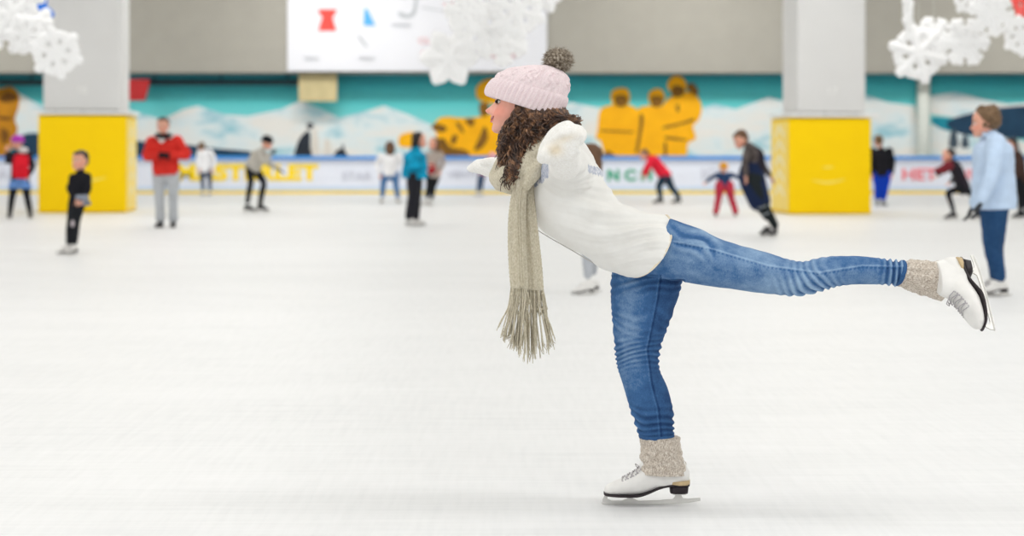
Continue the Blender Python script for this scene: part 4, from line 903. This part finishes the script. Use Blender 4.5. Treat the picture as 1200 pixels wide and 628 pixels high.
hairD = mat('dark_hair', (42,34,32), rough=.5, var=.3, nscale=60); hairB = mat('brown_hair', (104,76,56), rough=.6, var=.35, nscale=60); hairLB = mat('light_brown_hair', (112,88,64), rough=.65, var=.6, nscale=60)
black = C_('black_cloth', (32,33,38)); navy = C_('navy_cloth', (30,42,72)); m_wl = m_white_leather

# woman in the light blue shirt, right
r_, P, HMx, bo, t, trs = figure('woman with short curly hair in a loose pale blue shirt and dark jeans', 347, (1154,143,0), 92, [(1167,165,-.16),(1160,163,.14)], [(1163,204,-.27),(1158,206,.19)], [(1150,236,-.29),(1141,240,.14)], [(1166,238,-.08),(1164,238,.08)], [(1163,290,-.06),(1166,290,.09)], [(1171,324,-.04),(1168,326,.11)],
    C_('pale_blue_shirt', (192,212,236)), denim('dark_denim', (38,72,112), (24,46,80), (78,116,154)), hs=1.05, tilt=-8, hair=hairLB, hairkind='curly', glove=C_('charcoal_glove', (52,54,60)), topw=1.16, topd=1.4, tophem=.0, legw=1.15, scale=.97, build=1.08, footphi=(88,92))
attr(trs.data, 'fade_shade', [.12]*len(trs.data.vertices))
MB().add(tube([P((1153,157,-.05)), P((1158,160,-.085)), P((1166,160,-.07)), P((1168,159,.0)), P((1160,158,.08))], [.016]*5, n=8)).build('collar', t.data.materials[0], t)
# red jacket man
r_, P, HMx, bo, t, trs = figure('man in a bright red jacket and light grey trousers, hands clasped in black gloves', 266, (191,147,0), 2, [(178,165,0),(207,164,0)], [(172,184,-.05),(219,182,-.05)], [(185,182,-.22),(200,182,-.22)], [(186,203,0),(203,203,0)], [(187,232,-.02),(203,232,0)], [(188,256,0),(203,256,0)],
    C_('red_jacket', (214,52,44)), C_('light_grey_trousers', (184,188,192)), hs=1.04, hair=hairD, glove=black, topw=1.28, topd=1.25, tophem=-.02, legw=1.15, fl=.35, shoes='shoe', shoecol=m_black_leather, footphi=(10,-8))
MB().add(tube([P((184,158,-.04)), P((188,160,-.11)), P((195,160,-.11)), P((199,158,-.04))], [.035,.04,.04,.035], n=12)).build('neck_warmer', black, t)
MB().add(slab([(P(q).x, P(q).z) for q in ((187,163),(196,163),(191.5,168))], P((190,160)).y-.15, P((190,160)).y-.10)).build('shirt_front', m_wl, t, False)
# child in black, left
r_, P, HMx, bo, t, trs = figure('child all in black with a grey bag, before the left yellow box', 298, (94,188,0), 22, [(86,207,0),(102,206,0)], [(82,222,.02),(103,222,-.04)], [(88,233,-.06),(98,232,-.10)], [(86,236,0),(95,236,0)], [(83,260,-.02),(89,260,.03)], [(81,284,0),(87,284,0)],
    C_('black_top', (30,30,36)), C_('black_leggings', (34,36,40)), hs=.92, hair=hairD, scale=.80, topw=.88, build=.85, legw=.95, footphi=(50,20))
MB().add(remesh_piece([ell(P((99,232,-.14)), (.055,.04,.045)), ell(P((92,231,-.14)), (.04,.03,.03)), ell(P((101,238,-.10)), (.06,.04,.035))], .008)).build('waist_bag', C_('grey_bag_cloth', (128,134,146), var=.3), t)
MB().add(ell(P((85,262,-.085)), (.022,.012,.04))).build('knee_patch', C_('pale_patch', (196,186,190)), trs)
# purple hat, far left
r_, P, HMx, bo, t, trs = figure('person in purple woolly hat, black jacket with red back and blue skirt', 257, (20,167,0), 150, [(13,181,0),(34,180,0)], [(9,190,-.05),(38,196,0)], [(9,178,-.14),(32,207,-.05)], [(18,212,0),(29,212,0)], [(14,232,0),(32,232,0)], [(12,248,0),(35,248,0)],
    C_('black_jacket', (44,40,48)), black, hs=.95, hphi=100, hair=None, hat=C_('purple_wool', (178,66,178)), scale=.88, topw=1.05, footphi=(150,175), shoecol=m_black_leather)
MB().add(loft([(P((17,184,-.20)), P((17,184,-.12)), .01), (P((24,182,-.17)), P((24,182,-.1)), .02)], n=8)).v
bb = MB(); bb.add(remesh_piece([tube([P((25,183,-.13)), P((24,195,-.16)), P((24,207,-.14))], [(.13,.035),(.145,.04),(.14,.035)], side=(1,0,0), n=20)], .01)); bb.build('red_back', C_('red_panel', (216,32,48)), t)
MB().add(ell(P((27,176,-.08)), (.09,.07,.055))).build('hood', C_('white_fur_hood', (216,208,206)), t)
MB().add(loft([(P((14,207,-.15)), P((14,207,.15)), .0), (P((23,208,-.16)), P((23,208,.15)), .0)], n=8)).v
bb = MB(); q0, q1 = P((23,208)), P((23,221)); bb.add(loft([(q0+Vector((-.15,0,0)), q0+Vector((.15,0,0)), .12), (q1+Vector((-.20,0,0)), q1+Vector((.20,0,0)), .16)], n=32, sub=4, disp=lambda t_, a: .01*np.sin(a*9)*t_)); bb.build('skirt', C_('blue_skirt', (100,140,200)), root_ := r_)
# white jacket child near the boards
figure('child in a white jacket by the boards, just right of the red jacket', 229.6, (236,172,0), 150, [(234,178,0),(246,177,0)], [(232,187,-.08),(251,187,0)], [(233,197,-.15),(249,198,-.08)], [(237,200,0),(245,200,0)], [(237,211,0),(246,212,0)], [(238,222,0),(246,222,0)],
    C_('white_jacket', (234,234,236)), C_('slate_trousers', (78,88,110), var=.35, nscale=14), hs=.95, hair=hairLB, scale=.85, topw=1.2)
# crouching grey hoodie
figure('skater in a beige grey hoodie and black cap leaning forward with knees bent', 248, (313,167,0), -62, [(303,178,-.14),(308,178,.14)], [(309,190,-.20),(316,192,.16)], [(317,181,-.24),(326,198,.1)], [(293,196,-.08),(298,196,.08)], [(294,213,-.1),(309,214,.06)], [(290,236,-.1),(305,238,.08)],
    C_('beige_grey_hoodie', (184,180,172)), black, hs=1.0, tilt=-20, hair=None, hat=C_('black_cap', (30,32,36)), glove=C_('charcoal_glove', (52,54,60)), scale=.95, topw=1.1, topd=1.3, footphi=(-80,-80), shoecol=m_black_leather, legw=1.0)
# white top and jeans
r_, P, HMx, bo, t, trs = figure('skater in white sweatshirt and blue jeans, left of the turquoise jacket', 238, (457,172,0), 175, [(447,182,0),(467,181,0)], [(442,193,0),(472,193,0)], [(445,204,-.06),(473,203,-.05)], [(451,204,0),(463,204,0)], [(449,217,0),(464,217,0)], [(448,229,0),(466,230,0)],
    C_('white_sweatshirt', (234,234,236)), denim('mid_denim', (76,118,168), (50,84,130), (130,164,200)), hs=1.0, hair=hairB, hairkind='long', scale=.85, topw=1.3, topd=1.2, legw=1.2, footphi=(150,-160))
attr(trs.data, 'fade_shade', [.15]*len(trs.data.vertices))
# turquoise jacket
r_, P, HMx, bo, t, trs = figure('woman with dark hair in a turquoise jacket and black trousers, seen from the side', 265, (491,164,0), -85, [(488,177,-.13),(486,177,.13)], [(484,194,-.24),(488,194,.18)], [(499,192,-.25),(500,195,.12)], [(485,206,-.07),(486,206,.07)], [(484,228,-.05),(488,229,.09)], [(480,253,-.04),(486,254,.09)],
    C_('turquoise_jacket', (20,146,184), var=.55, nscale=9), C_('black_trousers', (40,40,46)), hs=.98, tilt=-5, hair=hairD, hairkind='long', scale=.92, topw=1.2, topd=1.75, legw=1.4, fl=.2, footphi=(-75,-95))
# behind the turquoise jacket
r_, P, HMx, bo, t, trs = figure('skater in beige jacket with a red bag, half hidden behind the turquoise jacket', 241, (508,168,0), 30, [(501,180,0),(516,179,0)], [(499,190,0),(520,190,0)], [(503,199,-.08),(516,200,-.08)], [(504,206,0),(512,206,0)], [(502,219,0),(508,219,0)], [(500,231,0),(506,232,0)],
    C_('beige_jacket', (176,164,156)), black, hs=1.05, hair=hairB, hairkind='long', scale=.85, topw=1.0, footphi=(60,10))
bb = MB(); bb.add(remesh_piece([ell(P((506,198,-.2)), (.09,.05,.11))], .01)); bb.build('red_bag', C_('dark_red_cloth', (160,30,44)), t)
# pink, behind the far mitten
figure('small child in pink by the boards, beyond the outstretched white mitten', 229.8, (577,184,0), 120, [(570,189,-.1),(572,189,.1)], [(563,193,-.1),(566,194,.1)], [(556,197,-.1),(560,198,.1)], [(564,204,-.06),(566,204,.06)], [(561,213,-.05),(565,213,.05)], [(560,224,-.05),(564,223,.06)],
    C_('pink_jacket', (222,160,178)), C_('dark_blue_leggings', (62,82,112)), hs=.85, hair=None, hat=C_('pink_wool', (226,168,186)), scale=.72, topw=1.1)
# red top, striding
figure('skater in a red top and dark trousers leaning forward in a wide stride', 239, (755,181,0), 80, [(762,186,-.1),(765,185,.12)], [(760,196,-.2),(758,195,.16)], [(757,205,-.2),(754,203,.2)], [(779,207,-.06),(781,207,.08)], [(772,218,-.06),(788,221,.08)], [(774,230,-.06),(795,230,.08)],
    C_('red_sweatshirt', (222,40,62)), C_('dark_teal_trousers', (36,56,72)), hs=.9, tilt=-25, hair=hairB, scale=.9, topw=1.15, topd=1.3, legw=1.2, footphi=(85,70), shoecol=m_black_leather)
# child with arms spread
r_, P, HMx, bo, t, trs = figure('small child in red trousers and navy top with arms spread wide', 254, (848,197,0), 178, [(842,204,0),(855,204,0)], [(834,208,0),(863,207,0)], [(828,213,0),(871,211,0)], [(844,217,0),(854,217,0)], [(842,232,0),(857,232,0)], [(839,248,0),(862,248,0)],
    C_('navy_top', (40,62,98)), C_('brick_red_trousers', (184,54,72)), hs=.75, hair=None, hat=C_('mustard_wool', (226,160,44)), scale=.60, topw=1.1, legw=1.55, fl=.3, build=1.05, shoecol=m_black_leather)
# adult bending with leg trailing
r_, P, HMx, bo, t, trs = figure('adult in dark skirt and grey top bending over the child in red trousers', 277, (868,163,0), 70, [(877,174,-.14),(882,173,.14)], [(873,190,-.2),(893,192,.2)], [(874,205,-.16),(902,206,.2)], [(881,208,-.08),(885,208,.08)], [(894,238,-.06),(888,238,.1)], [(908,264,-.06),(899,254,.14)],
    C_('grey_brown_top', (88,80,78), var=.4, nscale=12), C_('black_leggings_long', (34,40,42)), hs=.95, tilt=-30, hair=hairB, scale=.92, topw=.95, legw=1.2, footphi=(30,40), shoecol=m_black_leather)
q0, q1, q2 = P((883,192)), P((881,208)), P((890,236))
bb = MB(); bb.add(remesh_piece([tube([q0, q1, q2], [(.15,.14),(.185,.16),(.155,.14)], side=(1,0,0), n=30)], .012)); bb.build('skirt', navy, r_)
bb = MB(); bb.add(remesh_piece([tube([P((883,182)), P((883,196))], [(.15,.13),(.17,.14)], side=(1,0,0), n=30)], .012)); bb.build('jacket', C_('black_jacket', (44,40,48)), r_)
for a, b in ((893,243),(897,251)): MB().add(tube([P((a-4.5,b+1,-.13)), P((a,b,-.16)), P((a+4.5,b-2,-.13))], [.012]*3, n=8)).build('knee_band', C_('grey_band', (128,134,138)), trs)
# black shirt and blue trousers
figure('person in black top and cobalt blue trousers, partly behind the right yellow box', 241, (1029,165,0), 160, [(1023,176,0),(1042,176,0)], [(1020,190,0),(1046,190,0)], [(1021,203,-.08),(1045,203,-.05)], [(1029,204,0),(1038,204,0)], [(1029,219,0),(1037,219,0)], [(1028,231,0),(1035,232,0)],
    C_('black_top', (30,30,36)), C_('cobalt_trousers', (20,64,190)), hs=1.0, hair=hairLB, scale=.92, topw=1.2, topd=1.3, shoes='shoe', shoecol=C_('grey_shoe', (150,152,156)), footphi=(20,-20), legw=1.45)
# crouched girl
r_, P, HMx, bo, t, trs = figure('crouching skater in black with one maroon sleeve, left of the pale blue shirt', 257, (1111,182,0), 75, [(1116,193,-.14),(1120,192,.12)], [(1106,198,-.2),(1124,204,.16)], [(1099,205,-.24),(1114,213,.14)], [(1127,219,-.07),(1130,218,.08)], [(1111,226,-.08),(1138,228,.1)], [(1117,246,-.06),(1146,240,.12)],
    C_('black_jacket', (44,40,48)), black, hs=.95, tilt=-5, hair=hairD, hairkind='bun', scale=.88, topw=1.0, footphi=(80,70), shoecol=m_black_leather, legw=.85)
MB().add(tube([P((1112,194,-.17)), P((1106,198,-.2)), P((1099,200,-.24))], [.085,.08,.06], n=16)).build('maroon_sleeve', C_('maroon_cloth', (122,44,52)), t)
# behind the blue shirt at the edge
figure('person in dark brown jacket just beyond the back of the pale blue shirt', 256, (1185,170,0), 80, [(1191,181,-.14),(1194,181,.14)], [(1196,196,-.18),(1198,196,.16)], [(1190,206,-.2),(1193,207,.18)], [(1195,212,-.07),(1197,212,.08)], [(1196,232,-.07),(1200,232,.08)], [(1196,246,-.06),(1204,246,.1)],
    C_('dark_brown_jacket', (72,54,48)), black, hs=.95, hair=hairD, scale=.88, topw=1.05, footphi=(80,80), shoecol=m_black_leather)
# child hidden behind the main skater
figure('brown haired child in grey, mostly hidden behind the white sweater', 345, (689,186,0), 92, [(694,214,-.08),(690,214,.10)], [(690,236,-.12),(688,236,.12)], [(680,252,-.12),(684,254,.12)], [(694,262,-.05),(694,262,.07)], [(688,292,-.05),(694,292,.08)], [(689,322,-.05),(695,318,.22)],
    C_('light_grey_top', (196,198,202)), C_('heather_grey_leggings', (184,188,194)), hs=.98, hair=hairB, hairkind='long', scale=.72, topw=.95, footphi=(88,85))
for o in bpy.data.objects:
    if 'd' in o.keys(): del o['d']


# ------------------------------------------------------------------ camera
cd = bpy.data.cameras.new('camera'); cam = bpy.data.objects.new('camera', cd); COL.objects.link(cam); SC.camera = cam
cam.location = (0, 0, CH); cam.rotation_euler = (math.pi/2, 0, 0); cd.sensor_width = 36; cd.lens = F*36/1200; cd.shift_y = -(314-HY)/1200
cd.clip_end = 200; cd.dof.use_dof = True; cd.dof.focus_distance = D0-.08; cd.dof.aperture_fstop = (cd.lens/1000)/.025
vs = SC.view_settings; vs.view_transform = 'Standard'; vs.look = 'None'; vs.gamma = 1; vs.use_curve_mapping = False; vs.exposure = -1.86
